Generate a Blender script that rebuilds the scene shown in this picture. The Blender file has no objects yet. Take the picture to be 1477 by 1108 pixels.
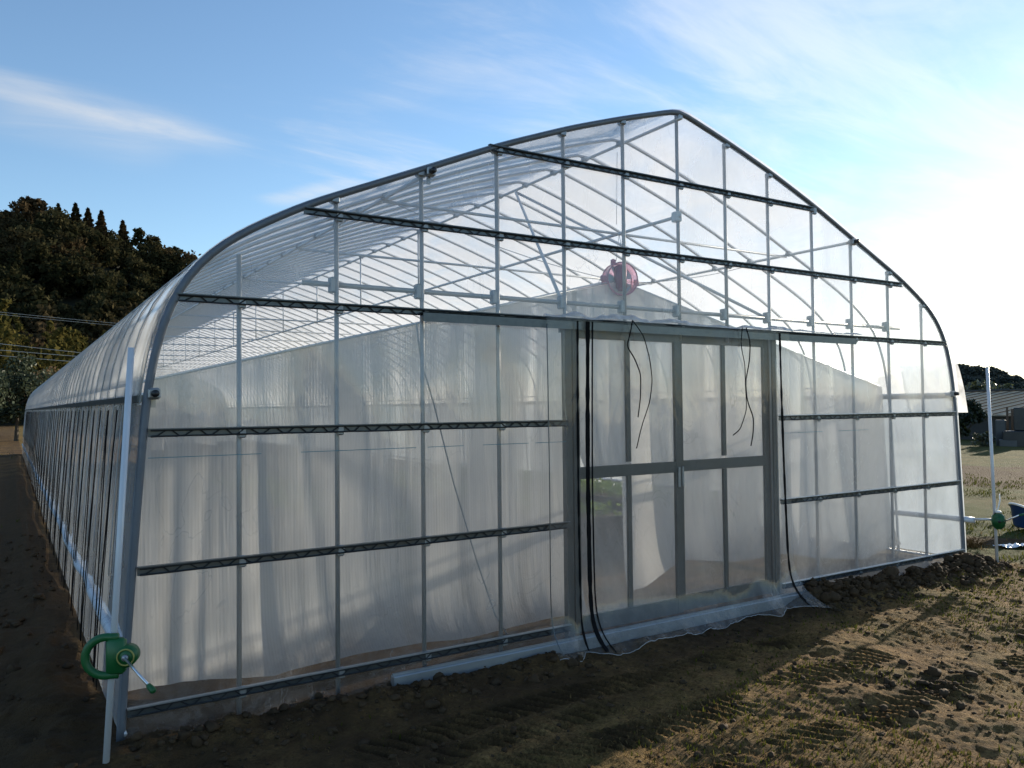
import bpy, math, random
import numpy as np
from mathutils import Vector, Matrix
R = math.radians
rng = np.random.default_rng(7)
random.seed(7)
sc = bpy.context.scene
col = sc.collection
sc.cycles.transparent_max_bounces = 48
sc.cycles.max_bounces = 10
sc.cycles.diffuse_bounces = 4
sc.cycles.transmission_bounces = 8
sc.cycles.caustics_reflective = False
sc.cycles.caustics_refractive = False
sc.cycles.use_denoising = True
sc.cycles.sample_clamp_indirect = 6.0

# ------------------------------------------------------------------ object helpers
WL = {}
def tag(o, label=None, cat=None, group=None, kind=None):
    if label: o['label'] = label
    if cat: o['category'] = cat
    if group: o['group'] = group
    if kind: o['kind'] = kind
    return o
def thing(name, label, cat, loc=(0, 0, 0), group=None):
    o = bpy.data.objects.new(name, None)
    o.empty_display_size = .2
    col.objects.link(o); o.location = loc; WL[o.name] = Vector(loc)
    return tag(o, label, cat, group)

class MB:
    """collects simple shapes and links them as one mesh object"""
    def __init__(s): s.v = []; s.f = []; s.n = 0; s.mi = []
    def add(s, v, f, mi=0):
        v = np.asarray(v, float).reshape(-1, 3)
        s.v.append(v)
        for q in f: s.f.append(tuple(int(i) + s.n for i in q)); s.mi.append(mi)
        s.n += len(v)
        return s
    def grid(s, P, mi=0):
        """P: (a,b,3) array of points -> quads"""
        P = np.asarray(P, float); a, b = P.shape[:2]
        i = np.arange(a*b).reshape(a, b)
        q = np.stack([i[:-1, :-1], i[1:, :-1], i[1:, 1:], i[:-1, 1:]], -1).reshape(-1, 4)
        return s.add(P.reshape(-1, 3), q, mi)
    def box(s, c, d, rot=None, bev=0.0, mi=0):
        x, y, z = [k/2 for k in d]
        if bev > 0:
            b = min(bev, x*.9, y*.9, z*.9); v = []; ring = []
            for sz, ins in ((-1, 1), (-1, 0), (1, 0), (1, 1)):
                zz = sz*(z if ins else z-b); xx = x-(b if ins else 0); yy = y-(b if ins else 0)
                ring.append([(xx, -yy+b*.6, zz), (xx, yy-b*.6, zz), (xx-b*.6, yy, zz), (-xx+b*.6, yy, zz), (-xx, yy-b*.6, zz), (-xx, -yy+b*.6, zz), (-xx+b*.6, -yy, zz), (xx-b*.6, -yy, zz)])
            for r_ in ring: v += r_
            f = [tuple(range(7, -1, -1)), tuple(range(24, 32))]
            for k in range(3):
                for j in range(8):
                    f.append((k*8+j, k*8+(j+1) % 8, (k+1)*8+(j+1) % 8, (k+1)*8+j))
        else:
            v = [(-x, -y, -z), (x, -y, -z), (x, y, -z), (-x, y, -z), (-x, -y, z), (x, -y, z), (x, y, z), (-x, y, z)]
            f = [(3, 2, 1, 0), (4, 5, 6, 7), (0, 1, 5, 4), (1, 2, 6, 5), (2, 3, 7, 6), (3, 0, 4, 7)]
        v = np.array(v)
        if rot is not None: v = v @ np.array(rot.to_3x3()).T
        return s.add(v+np.array(c), f, mi)
    def tube(s, path, r, seg=8, cap=True, mi=0, flat=1.0):
        P = np.asarray(path, float); n = len(P)
        rr = np.full(n, r) if np.isscalar(r) else np.asarray(r, float)
        T = np.gradient(P, axis=0) if n > 2 else np.repeat((P[1]-P[0])[None], 2, 0)
        T /= np.linalg.norm(T, axis=1)[:, None]+1e-12
        up = np.array([0, 0, 1.]) if abs(T[0][2]) < .9 else np.array([0, 1., 0])
        a = np.linspace(0, 2*math.pi, seg, endpoint=False)
        rings = []
        N = np.cross(T[0], up); N /= np.linalg.norm(N)
        for i in range(n):
            N = N-T[i]*np.dot(N, T[i]); N /= np.linalg.norm(N)+1e-12
            B = np.cross(T[i], N)
            rings.append(P[i]+rr[i]*(np.cos(a)[:, None]*N+flat*np.sin(a)[:, None]*B))
        v = np.concatenate(rings); f = []
        for i in range(n-1):
            for j in range(seg):
                k = (j+1) % seg
                f.append((i*seg+j, i*seg+k, (i+1)*seg+k, (i+1)*seg+j))
        if cap:
            f.append(tuple(range(seg-1, -1, -1))); f.append(tuple((n-1)*seg+j for j in range(seg)))
        return s.add(v, f, mi)
    def build(s, name, mat, parent=None, smooth=False, loc=None):
        v = np.concatenate(s.v)
        base = Vector((0, 0, 0))
        if parent is not None: base = WL[parent.name]
        elif loc is not None: base = Vector(loc)
        v = v-np.array(base)
        me = bpy.data.meshes.new(name)
        me.from_pydata(v.tolist(), [], s.f)
        for m in (mat if isinstance(mat, (list, tuple)) else [mat]): me.materials.append(m)
        if any(s.mi): me.polygons.foreach_set('material_index', s.mi)
        if smooth: me.polygons.foreach_set('use_smooth', [True]*len(me.polygons))
        me.update()
        o = bpy.data.objects.new(name, me); col.objects.link(o)
        if parent is not None: o.parent = parent
        else: o.location = base
        WL[o.name] = base
        return o

def fast_mesh(name, V, Q, mats, mi=None, smooth=False, attrs=None):
    """big mesh from numpy quads"""
    V = np.ascontiguousarray(V, np.float32); Q = np.ascontiguousarray(Q, np.int32)
    me = bpy.data.meshes.new(name)
    me.vertices.add(len(V)); me.vertices.foreach_set('co', V.ravel())
    k = Q.shape[1]
    me.loops.add(Q.size); me.loops.foreach_set('vertex_index', Q.ravel())
    me.polygons.add(len(Q)); me.polygons.foreach_set('loop_start', np.arange(0, Q.size, k, dtype=np.int32))
    for m in mats: me.materials.append(m)
    if mi is not None: me.polygons.foreach_set('material_index', np.ascontiguousarray(mi, np.int32))
    if smooth: me.polygons.foreach_set('use_smooth', np.ones(len(Q), bool))
    me.update(calc_edges=True); me.validate()
    if attrs:
        for n_, a_ in attrs.items():
            at = me.attributes.new(n_, 'FLOAT', 'POINT'); at.data.foreach_set('value', np.ascontiguousarray(a_, np.float32))
    return me
def link_mesh(name, me, parent=None, loc=(0, 0, 0)):
    o = bpy.data.objects.new(name, me); col.objects.link(o); o.location = loc
    if parent is not None: o.parent = parent
    WL[o.name] = Vector(loc)
    return o

# ------------------------------------------------------------------ numpy noise
def vnoise(x, y, seed=0):
    xi = np.floor(x); yi = np.floor(y); fx = x-xi; fy = y-yi
    fx = fx*fx*fx*(fx*(fx*6-15)+10); fy = fy*fy*fy*(fy*(fy*6-15)+10)
    def h(a, b):
        q = np.sin(a*127.1+b*311.7+seed*74.7)*43758.5453
        return q-np.floor(q)
    return (h(xi, yi)*(1-fx)+h(xi+1, yi)*fx)*(1-fy)+(h(xi, yi+1)*(1-fx)+h(xi+1, yi+1)*fx)*fy-.5
def fbm(x, y, f, o=4, seed=0, g=.5):
    s = 0; a = 1
    for k in range(o):
        c, d = math.cos(k*1.1+.4), math.sin(k*1.1+.4)
        s = s+a*vnoise((x*c-y*d)*f, (x*d+y*c)*f, seed+k*13); f *= 2.03; a *= g
    return s
def sstep(a, b, x):
    t = np.clip((x-a)/(b-a), 0, 1); return t*t*(3-2*t)

# ------------------------------------------------------------------ node helpers
class NT:
    def __init__(s, tree): s.t = tree; s.t.nodes.clear()
    def n(s, typ, ins=None, **kw):
        nd = s.t.nodes.new(typ)
        for k, v in kw.items(): setattr(nd, k, v)
        for k, v in (ins or {}).items():
            sk = nd.inputs[k]
            if isinstance(v, bpy.types.NodeSocket): s.t.links.new(v, sk)
            elif isinstance(v, bpy.types.Node): s.t.links.new(v.outputs[0], sk)
            else:
                if isinstance(v, tuple) and len(v) == 3 and sk.type == 'RGBA': v = v+(1,)
                sk.default_value = v
        return nd
    def m(s, op, a, b=0.0, c=None):
        d = {0: a, 1: b}
        if c is not None: d[2] = c
        return s.n('ShaderNodeMath', d, operation=op).outputs[0]
    def ramp(s, fac, stops):
        nd = s.n('ShaderNodeValToRGB', {0: fac}); e = nd.color_ramp.elements
        while len(e) < len(stops): e.new(.5)
        for k, (p, c) in enumerate(stops):
            e[k].position = p; e[k].color = (c if isinstance(c, tuple) else (c, c, c))+(1,)
        return nd.outputs[0]
    def noise(s, vec, scale, detail=4, rough=.55, dist=0.0):
        nd = s.n('ShaderNodeTexNoise', {'Scale': scale, 'Detail': detail, 'Roughness': rough, 'Distortion': dist})
        if vec is not None: s.t.links.new(vec, nd.inputs['Vector'])
        return nd.outputs[0]
    def maprange(s, v, a, b, c, d):
        return s.n('ShaderNodeMapRange', {0: v, 1: a, 2: b, 3: c, 4: d}).outputs[0]
    def mix(s, fac, a, b):
        nd = s.n('ShaderNodeMix', data_type='RGBA'); L = s.t.links
        for k, v in ((0, fac), (6, a), (7, b)):
            if isinstance(v, bpy.types.NodeSocket): L.new(v, nd.inputs[k])
            else: nd.inputs[k].default_value = v if not isinstance(v, tuple) or len(v) == 4 else v+(1,)
        return nd.outputs[2]
    def mapv(s, vec, scale=(1, 1, 1), rot=(0, 0, 0), loc=(0, 0, 0)):
        nd = s.n('ShaderNodeMapping', {'Scale': scale, 'Rotation': rot, 'Location': loc}); s.t.links.new(vec, nd.inputs['Vector'])
        return nd.outputs[0]
def newmat(name):
    m = bpy.data.materials.new(name); m.use_nodes = True
    t = NT(m.node_tree); return m, t
def finish(t, sh, disp=None):
    o = t.n('ShaderNodeOutputMaterial'); t.t.links.new(sh if isinstance(sh, bpy.types.NodeSocket) else sh.outputs[0], o.inputs[0])

def pbr(name, c, rough=.5, metal=0.0, var=.25, scale=8, bump=.0, spec=.5):
    m, t = newmat(name)
    P = t.n('ShaderNodeTexCoord').outputs['Object']
    nz = t.noise(P, scale, 5)
    cc = t.mix(nz, tuple(k*(1-var) for k in c), tuple(min(1, k*(1+var)) for k in c))
    ins = {'Base Color': cc, 'Roughness': t.maprange(t.noise(P, scale*3, 3), .3, .7, rough*.8, min(1, rough*1.2)), 'Metallic': metal, 'Specular IOR Level': spec}
    if bump: ins['Normal'] = t.n('ShaderNodeBump', {'Strength': bump, 'Height': t.noise(P, scale*6, 4)}).outputs[0]
    finish(t, t.n('ShaderNodeBsdfPrincipled', ins))
    return m

def film(name, trans, scat, tint=(1, 1, 1), gl_rough=.04, bump=.15, bscale=(3, 3, 3), refl=1.0, patch=.35, stripes=None, sc_tint=(.92, .93, .95), ior=1.45, diff=.35, crease=0.0):
    """thin plastic sheet: straight transmission thinning with slant, milky scatter, glossy skin"""
    m, t = newmat(name)
    P = t.n('ShaderNodeNewGeometry').outputs['Position']
    bv = t.mapv(P, bscale)
    hgt = t.noise(bv, 1.0, 4, .55, .4)
    nrm = t.n('ShaderNodeBump', {'Strength': bump, 'Distance': .05, 'Height': hgt}).outputs[0]
    cosn = t.m('MAXIMUM', t.m('SUBTRACT', 1.0, t.n('ShaderNodeLayerWeight', {'Blend': .5}).outputs['Facing']), .08)
    tr = t.m('POWER', trans, t.m('DIVIDE', 1.0, cosn))          # longer way through the sheet at a slant
    dirt = t.maprange(t.noise(t.mapv(P, tuple(k*.6 for k in bscale)), 1.0, 5, .6, .8), .3, .7, 1-patch, 1+patch)
    fac = t.m('MINIMUM', t.m('MULTIPLY', t.m('SUBTRACT', 1.0, tr), dirt), 1.0)
    if crease:
        q = t.m('ABSOLUTE', t.m('SUBTRACT', t.noise(t.mapv(P, tuple(k*1.5 for k in bscale), (0, .5, 0)), 1.0, 3, .5, 1.6), .5))
        line = t.m('MULTIPLY', t.maprange(q, 0.0, .010, crease, 0.0), t.maprange(t.noise(P, 1.7, 2), .45, .65, 0.0, 1.0))
        z = t.n('ShaderNodeSeparateXYZ', {0: P}).outputs[2]
        mud = t.m('MULTIPLY', t.maprange(z, .05, .45, .9*crease, 0.0), t.maprange(t.noise(P, 22, 5, .7), .45, .7, 0.0, 1.0))
        fac = t.m('MINIMUM', t.m('ADD', fac, t.m('ADD', line, mud)), 1.0)
    if stripes is not None:
        w = t.n('ShaderNodeTexWave', {'Vector': t.mapv(P, stripes[0]), 'Scale': 1.0, 'Distortion': 1.2, 'Detail': 2.0, 'Detail Scale': 2.0}, wave_type='BANDS', bands_direction='X').outputs[1]
        fac = t.m('MINIMUM', t.m('ADD', fac, t.m('MULTIPLY', t.m('SUBTRACT', w, .5), stripes[1])), 1.0)
    tb = t.n('ShaderNodeBsdfTransparent', {'Color': tint})
    tl = t.n('ShaderNodeBsdfTranslucent', {'Color': sc_tint, 'Normal': nrm})
    df = t.n('ShaderNodeBsdfDiffuse', {'Color': sc_tint, 'Normal': nrm})
    s1 = t.n('ShaderNodeMixShader', {0: diff, 1: tl.outputs[0], 2: df.outputs[0]})
    # part of the light that does not pass straight is lost (absorbed, sent sideways)
    s2 = t.n('ShaderNodeMixShader', {0: t.m('MULTIPLY', fac, 1.0), 1: tb.outputs[0], 2: s1.outputs[0]})
    gl = t.n('ShaderNodeBsdfGlossy', {'Color': (1, 1, 1), 'Roughness': gl_rough, 'Normal': nrm})
    fr = t.m('ADD', .07, t.m('MULTIPLY', .93, t.m('POWER', t.m('SUBTRACT', 1.0, cosn), 4.5)))   # same from both sides
    s3 = t.n('ShaderNodeMixShader', {0: t.m('MULTIPLY', fr, refl), 1: s2.outputs[0], 2: gl.outputs[0]})
    finish(t, s3)
    return m

def leafmat(name, a, b, trans=.3, scale=.5, c=None, gl=.03):
    m, t = newmat(name)
    P = t.n('ShaderNodeNewGeometry').outputs['Position']
    rnd = t.n('ShaderNodeNewGeometry').outputs['Random Per Island']
    f = t.m('ADD', t.m('MULTIPLY', t.noise(P, scale, 3), .7), t.m('MULTIPLY', rnd, .45))
    cc = t.mix(t.maprange(f, .35, .85, 0, 1), a, b)
    if c: cc = t.mix(t.maprange(t.noise(P, scale*.35, 2), .52, .62, 0, 1), cc, c)
    d = t.n('ShaderNodeBsdfDiffuse', {'Color': cc}); l = t.n('ShaderNodeBsdfTranslucent', {'Color': cc})
    s = t.n('ShaderNodeMixShader', {0: trans, 1: d.outputs[0], 2: l.outputs[0]})
    g = t.n('ShaderNodeBsdfGlossy', {'Roughness': .45, 'Color': (.9, .9, .9)})
    s = t.n('ShaderNodeMixShader', {0: gl, 1: s.outputs[0], 2: g.outputs[0]})
    finish(t, s)
    return m

# ------------------------------------------------------------------ materials
M = {}
M['galv'] = pbr('galvanised_steel', (.66, .67, .68), .42, .35, .12, 14)
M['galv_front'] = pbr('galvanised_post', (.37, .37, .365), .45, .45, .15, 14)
M['arch_backlit'] = pbr('galvanised_arch_backlit', (.15, .17, .20), .5, .3, .15, 10)  # same steel as the pipes, darkened to paint its backlit side
M['rail'] = pbr('rail_channel', (.12, .135, .145), .35, .7, .25, 18)
M['wire'] = pbr('coated_spring_wire', (.012, .013, .015), .35, 0, .2, 20)
M['clamp'] = pbr('clamp_steel', (.33, .35, .37), .45, .7, .2, 30)
M['plug'] = pbr('black_plastic', (.015, .016, .02), .4, 0, .2, 20)
M['doormetal'] = pbr('door_aluminium', (.12, .12, .115), .5, .4, .2, 12)
M['track'] = pbr('track_steel', (.36, .385, .41), .4, .6, .2, 8)
M['gable'] = film('gable_film', .81, .1, gl_rough=.06, bump=.18, bscale=(1.6, 3, .7), patch=.5, refl=.75, sc_tint=(.96, .96, .96), crease=.18)
M['lowleft'] = film('lower_gable_film', .91, .1, gl_rough=.06, bump=.25, bscale=(2.2, 3, .9), patch=.6, refl=.7, sc_tint=(.80, .80, .80), crease=.22)
M['lowright'] = film('lower_gable_film_hazy', .78, .1, gl_rough=.08, bump=.3, bscale=(2.2, 3, .9), patch=.4, refl=.8, tint=(.92, .96, 1.0), sc_tint=(.86, .89, .93), crease=.22)
M['roof'] = film('roof_film', .42, .1, gl_rough=.12, bump=.10, bscale=(2.5, 1.2, 2.5), refl=.8, diff=.25, sc_tint=(.95, .96, .98), tint=(.94, .97, 1.0))
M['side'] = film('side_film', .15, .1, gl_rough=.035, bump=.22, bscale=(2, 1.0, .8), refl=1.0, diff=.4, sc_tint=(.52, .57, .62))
M['clear'] = film('door_curtain_film', .92, .1, gl_rough=.07, bump=.35, bscale=(2.6, 3, 1.2), refl=.4, patch=.7, sc_tint=(.66, .66, .66), crease=.25)
M['gather'] = film('gathered_film', .45, .1, gl_rough=.08, bump=.6, bscale=(8, 8, 8), refl=.8)
M['pane'] = film('door_pane_film', .70, .1, gl_rough=.06, bump=.2, bscale=(2, 2, 1), refl=.8)
M['rolled'] = pbr('rolled_film', (.62, .66, .72), .3, 0, .15, 6, .4)
M['mesh'] = film('inner_curtain_cloth', .055, .1, gl_rough=.25, bump=.35, bscale=(5, 3, .35), refl=.35, patch=.25,
                 stripes=((17, 0, .35), .10), sc_tint=(.66, .65, .63), diff=.3)
M['whitepipe'] = pbr('pale_pole', (.62, .65, .70), .4, .1, .1, 6)
M['green'] = pbr('green_plastic', (.009, .105, .028), .42, 0, .35, 5)
M['dgreen'] = pbr('dark_green_plastic', (.008, .09, .028), .4, 0, .15, 10)
M['chrome'] = pbr('bright_steel', (.75, .75, .76), .22, .9, .08, 10)
M['brass'] = pbr('yellowed_ring', (.35, .34, .10), .4, .2, .1, 10)
M['pink'] = film('pink_shroud', .68, .1, tint=(.95, .62, .72), sc_tint=(.80, .32, .42), gl_rough=.1, refl=.8)
M['magenta'] = pbr('dark_red_motor', (.26, .02, .075), .35, 0, .12, 10)
M['pinkhard'] = pbr('pink_bracket', (.55, .18, .26), .45, 0, .12, 10)
M['blade'] = pbr('pale_blue_blade', (.40, .62, .68), .3, 0, .1, 10)
M['blue'] = pbr('blue_plastic', (.012, .045, .16), .4, 0, .2, 6)
M['white'] = pbr('white_plastic', (.80, .80, .78), .35, 0, .08, 8)
M['teal'] = pbr('teal_print', (.10, .24, .29), .6, 0, .1, 10)
M['cord'] = pbr('grey_cord', (.42, .42, .42), .6, 0, .2, 20)
M['stone'] = pbr('dark_stone', (.022, .023, .025), .4, 0, .35, 3, .3)
M['stone2'] = pbr('grey_stone', (.10, .10, .10), .6, 0, .35, 3, .3)
M['wood'] = pbr('brown_wood', (.13, .075, .04), .8, 0, .3, 8, .3)
M['shedwall'] = pbr('shed_wall', (.05, .045, .04), .8, 0, .3, 2)
M['bark'] = pbr('bark', (.07, .055, .04), .9, 0, .35, 6, .5)
M['bedside'] = pbr('black_bed_skirt', (.035, .033, .032), .6, 0, .3, 5)
M['powerline'] = pbr('power_line', (.62, .62, .60), .35, .4, .05, 2)
M['strap'] = pbr('black_strap', (.006, .006, .007), .8, 0, .2, 20, 0, .1)
M['leaf_dark'] = leafmat('leaf_dark', (.020, .023, .011), (.070, .062, .031), .25, .12, (.075, .054, .030), 0.0)
M['leaf_cedar'] = leafmat('leaf_cedar', (.014, .018, .010), (.048, .042, .020), .15, .2, (.065, .042, .022), 0.0)
M['leaf_bamboo'] = leafmat('leaf_bamboo', (.045, .046, .015), (.145, .118, .036), .35, .25, None, 0.0)
M['leaf_grey'] = leafmat('leaf_grey', (.025, .036, .02), (.10, .12, .075), .3, .9, None, .015)
M['leaf_dry'] = leafmat('leaf_dry', (.12, .075, .035), (.26, .18, .09), .3, .9)
M['leaf_bush'] = leafmat('leaf_bush', (.008, .014, .006), (.022, .032, .012), .15, 1.2)
M['leaf_right'] = leafmat('leaf_right', (.02, .03, .012), (.07, .08, .03), .35, .6, None, .10)
M['leaf_far'] = leafmat('leaf_far', (.030, .040, .034), (.055, .065, .055), .15, .05)
M['seedling'] = leafmat('seedling_leaf', (.10, .17, .02), (.24, .34, .05), .4, 5)
M['grassgreen'] = leafmat('green_grass', (.050, .060, .010), (.12, .12, .022), .35, 2, None, 0.0)
M['grassdry'] = leafmat('dry_grass_blade', (.10, .065, .028), (.26, .18, .085), .3, 2, None, 0.0)
M['hill'] = pbr('hill_soil', (.030, .030, .016), .95, 0, .4, .05)

def corrugated():
    m, t = newmat('pale_roof_sheet')
    P = t.n('ShaderNodeTexCoord').outputs['Object']
    c = t.mix(t.noise(P, 1.5, 4), (.74, .69, .58), (.86, .81, .70))
    a = t.n('ShaderNodeBsdfDiffuse', {'Color': c}); b = t.n('ShaderNodeBsdfTranslucent', {'Color': c})
    finish(t, t.n('ShaderNodeMixShader', {0: .62, 1: a.outputs[0], 2: b.outputs[0]}))
    return m
M['roofsheet'] = corrugated()

def groundmat():
    m, t = newmat('ground_soil')
    P = t.n('ShaderNodeNewGeometry').outputs['Position']
    soil = t.n('ShaderNodeAttribute', attribute_name='soil').outputs['Fac']
    green = t.n('ShaderNodeAttribute', attribute_name='green').outputs['Fac']
    n1 = t.noise(P, 1.3, 6, .65); n2 = t.noise(P, 9, 6, .7); n3 = t.noise(P, 60, 4, .7); n4 = t.noise(P, 220, 3, .6)
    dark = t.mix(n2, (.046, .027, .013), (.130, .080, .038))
    tan = t.mix(t.maprange(n2, .3, .7, 0, 1), (.115, .075, .036), (.30, .215, .115))
    fib = t.ramp(n3, [(.36, .35), (.5, .9), (.66, 1.5)])
    tan = t.n('ShaderNodeMix', data_type='RGBA', blend_type='MULTIPLY'); L = t.t.links
    tan.inputs[0].default_value = .8
    L.new(t.mix(t.maprange(n2, .3, .7, 0, 1), (.125, .068, .025), (.34, .21, .082)), tan.inputs[6]); L.new(fib, tan.inputs[7])
    tan = tan.outputs[2]
    grn = t.mix(n3, (.030, .045, .008), (.10, .125, .022))
    gfac = t.m('MULTIPLY', t.maprange(t.m('ADD', n1, t.m('MULTIPLY', n3, .35)), .62, .80, 0, 1), 1.0)
    gfac = t.m('MINIMUM', t.m('ADD', t.m('MULTIPLY', gfac, .38), t.m('MULTIPLY', green, t.maprange(n2, .30, .55, .35, 1))), 1.0)
    c = t.mix(gfac, tan, grn)
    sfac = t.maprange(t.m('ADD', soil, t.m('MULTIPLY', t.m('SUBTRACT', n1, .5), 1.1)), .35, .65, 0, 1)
    c = t.mix(sfac, c, dark)  # dark mix carries real soil and the shade painted into this attribute
    hgt = t.m('ADD', t.m('MULTIPLY', n3, .6), t.m('ADD', t.m('MULTIPLY', n2, 1.2), t.m('MULTIPLY', n4, .25)))
    nrm = t.n('ShaderNodeBump', {'Strength': 1.0, 'Distance': .05, 'Height': hgt}).outputs[0]
    finish(t, t.n('ShaderNodeBsdfPrincipled', {'Base Color': c, 'Roughness': .95, 'Specular IOR Level': .15, 'Normal': nrm}))
    return m
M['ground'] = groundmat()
M['clod'] = pbr('soil_clod', (.060, .040, .024), .95, 0, .45, 12, .8, .1)

# ------------------------------------------------------------------ camera
yaw, pitch, roll = 0.5638743, 0.0285134, -0.0101972
CAM = Vector((-3.97155, -4.05453, 1.49662))
fw = Vector((math.sin(yaw)*math.cos(pitch), math.cos(yaw)*math.cos(pitch), math.sin(pitch)))
rt = Vector((math.cos(yaw), -math.sin(yaw), 0)); up = rt.cross(fw)
rt2 = rt*math.cos(roll)+up*math.sin(roll); up2 = -rt*math.sin(roll)+up*math.cos(roll)
cd = bpy.data.cameras.new('camera'); cam = bpy.data.objects.new('camera', cd); col.objects.link(cam)
cam.matrix_world = Matrix.Translation(CAM) @ Matrix((rt2, up2, -fw)).transposed().to_4x4()
cd.sensor_width = 36; cd.lens = 28.031; cd.clip_start = .05; cd.clip_end = 3000
sc.camera = cam

# ------------------------------------------------------------------ light
SUN_AZ, SUN_EL = R(75.7), R(13.0)
S = Vector((math.sin(SUN_AZ)*math.cos(SUN_EL), math.cos(SUN_AZ)*math.cos(SUN_EL), math.sin(SUN_EL)))
sl = bpy.data.lights.new('sun', 'SUN'); sl.energy = 5.0; sl.angle = R(.5); sl.color = (1, .88, .70)
so = bpy.data.objects.new('sun', sl); col.objects.link(so); so.rotation_euler = S.to_track_quat('Z', 'Y').to_euler()
so.location = (20, 10, 20)
w = bpy.data.worlds.new('World'); sc.world = w; w.use_nodes = True
t = NT(w.node_tree)
sky = t.n('ShaderNodeTexSky', sky_type='NISHITA', sun_disc=False, sun_elevation=SUN_EL, sun_rotation=SUN_AZ,
          altitude=0, air_density=1.0, dust_density=.12, ozone_density=2.6)
D = t.n('ShaderNodeTexCoord').outputs['Generated']
sx = t.n('ShaderNodeSeparateXYZ', {0: D})
den = t.m('ADD', t.m('MAXIMUM', sx.outputs[2], 0.0), .10)
px = t.m('DIVIDE', sx.outputs[0], den); py = t.m('DIVIDE', sx.outputs[1], den)
pv = t.n('ShaderNodeCombineXYZ', {0: px, 1: py, 2: 0.0}).outputs[0]
# cirrus: stretched noise on a high flat layer
n1 = t.noise(t.mapv(pv, (.55, 1.6, 1), (0, 0, R(35))), 1.0, 7, .60, .9)
n2 = t.noise(t.mapv(pv, (1.5, 4.5, 1), (0, 0, R(28)), (4, 2, 0)), 1.0, 6, .62, 1.2)
n3 = t.noise(t.mapv(pv, (.25, .25, 1), (0, 0, 0), (7, 3, 0)), 1.0, 3, .5)
sundot = t.n('ShaderNodeVectorMath', {0: D, 1: tuple(S)}, operation='DOT_PRODUCT').outputs['Value']
near = t.maprange(sundot, .30, .95, 0.0, 1.0)
cover = t.m('ADD', t.m('MULTIPLY', n1, .65), t.m('MULTIPLY', n2, .35))
thr = t.m('SUBTRACT', .63, t.m('MULTIPLY', near, .27))
mask = t.n('ShaderNodeMapRange', {0: t.m('SUBTRACT', cover, thr), 1: 0.0, 2: .26, 3: 0.0, 4: .85}, interpolation_type='SMOOTHSTEP').outputs[0]
mask = t.m('MULTIPLY', mask, t.maprange(n3, .35, .6, .35, 1.0))
# one long streak of cirrus over the wooded hill
def streak(A, B, wid, gain):
    ax, ay = A; bx, by = B; L = math.hypot(bx-ax, by-ay); ux, uy = (bx-ax)/L, (by-ay)/L
    al = t.m('ADD', t.m('MULTIPLY', t.m('SUBTRACT', px, ax), ux), t.m('MULTIPLY', t.m('SUBTRACT', py, ay), uy))
    cr = t.m('ADD', t.m('MULTIPLY', t.m('SUBTRACT', px, ax), -uy), t.m('MULTIPLY', t.m('SUBTRACT', py, ay), ux))
    cr = t.m('ADD', cr, t.m('MULTIPLY', t.m('SUBTRACT', n1, .5), wid*1.4))
    g = t.m('SUBTRACT', 1.0, t.m('ABSOLUTE', t.m('DIVIDE', cr, wid)))
    g = t.n('ShaderNodeMapRange', {0: g, 1: 0.0, 2: 1.0, 3: 0.0, 4: 1.0}, interpolation_type='SMOOTHSTEP').outputs[0]
    e = t.m('MULTIPLY', t.n('ShaderNodeMapRange', {0: al, 1: -.25*L, 2: .15*L, 3: 0.0, 4: 1.0}, interpolation_type='SMOOTHSTEP').outputs[0],
            t.n('ShaderNodeMapRange', {0: al, 1: 1.15*L, 2: .75*L, 3: 0.0, 4: 1.0}, interpolation_type='SMOOTHSTEP').outputs[0])
    return t.m('MULTIPLY', t.m('MULTIPLY', g, e), t.m('MULTIPLY', t.maprange(n2, .3, .65, .35, 1.0), gain))
def pdir(u, v):
    d = (rt2*((u-738.5)/1150.06)+up2*(-(v-554)/1150.06)+fw).normalized()
    q = max(d.z, 0)+.10; return d.x/q, d.y/q
st = t.m('ADD', streak(pdir(-60, 110), pdir(330, 212), .13, .42), streak(pdir(0, 150), pdir(260, 215), .28, .26))
st = t.m('ADD', st, streak(pdir(400, 290), pdir(520, 265), .10, .45))
mask = t.m('MINIMUM', t.m('ADD', mask, st), .95)
cl = t.m('ADD', .62, t.m('MULTIPLY', t.m('POWER', t.maprange(sundot, .2, 1.0, 0, 1), 2.0), .35))
CLOUD = 6.0
cc = t.n('ShaderNodeVectorMath', {0: (1.0*CLOUD, .985*CLOUD, .96*CLOUD), 3: cl}, operation='SCALE').outputs[0]
skyb = t.n('ShaderNodeHueSaturation', {'Saturation': 1.0, 'Color': sky.outputs[0]}).outputs[0]
skyc = t.mix(mask, skyb, cc)
bg = t.n('ShaderNodeBackground', {'Color': skyc, 'Strength': .15})
t.t.links.new(bg.outputs[0], t.n('ShaderNodeOutputWorld').inputs[0])
vs = sc.view_settings
vs.view_transform = 'Standard'; vs.look = 'None'; vs.gamma = 1; vs.exposure = .62; vs.use_curve_mapping = False

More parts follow.
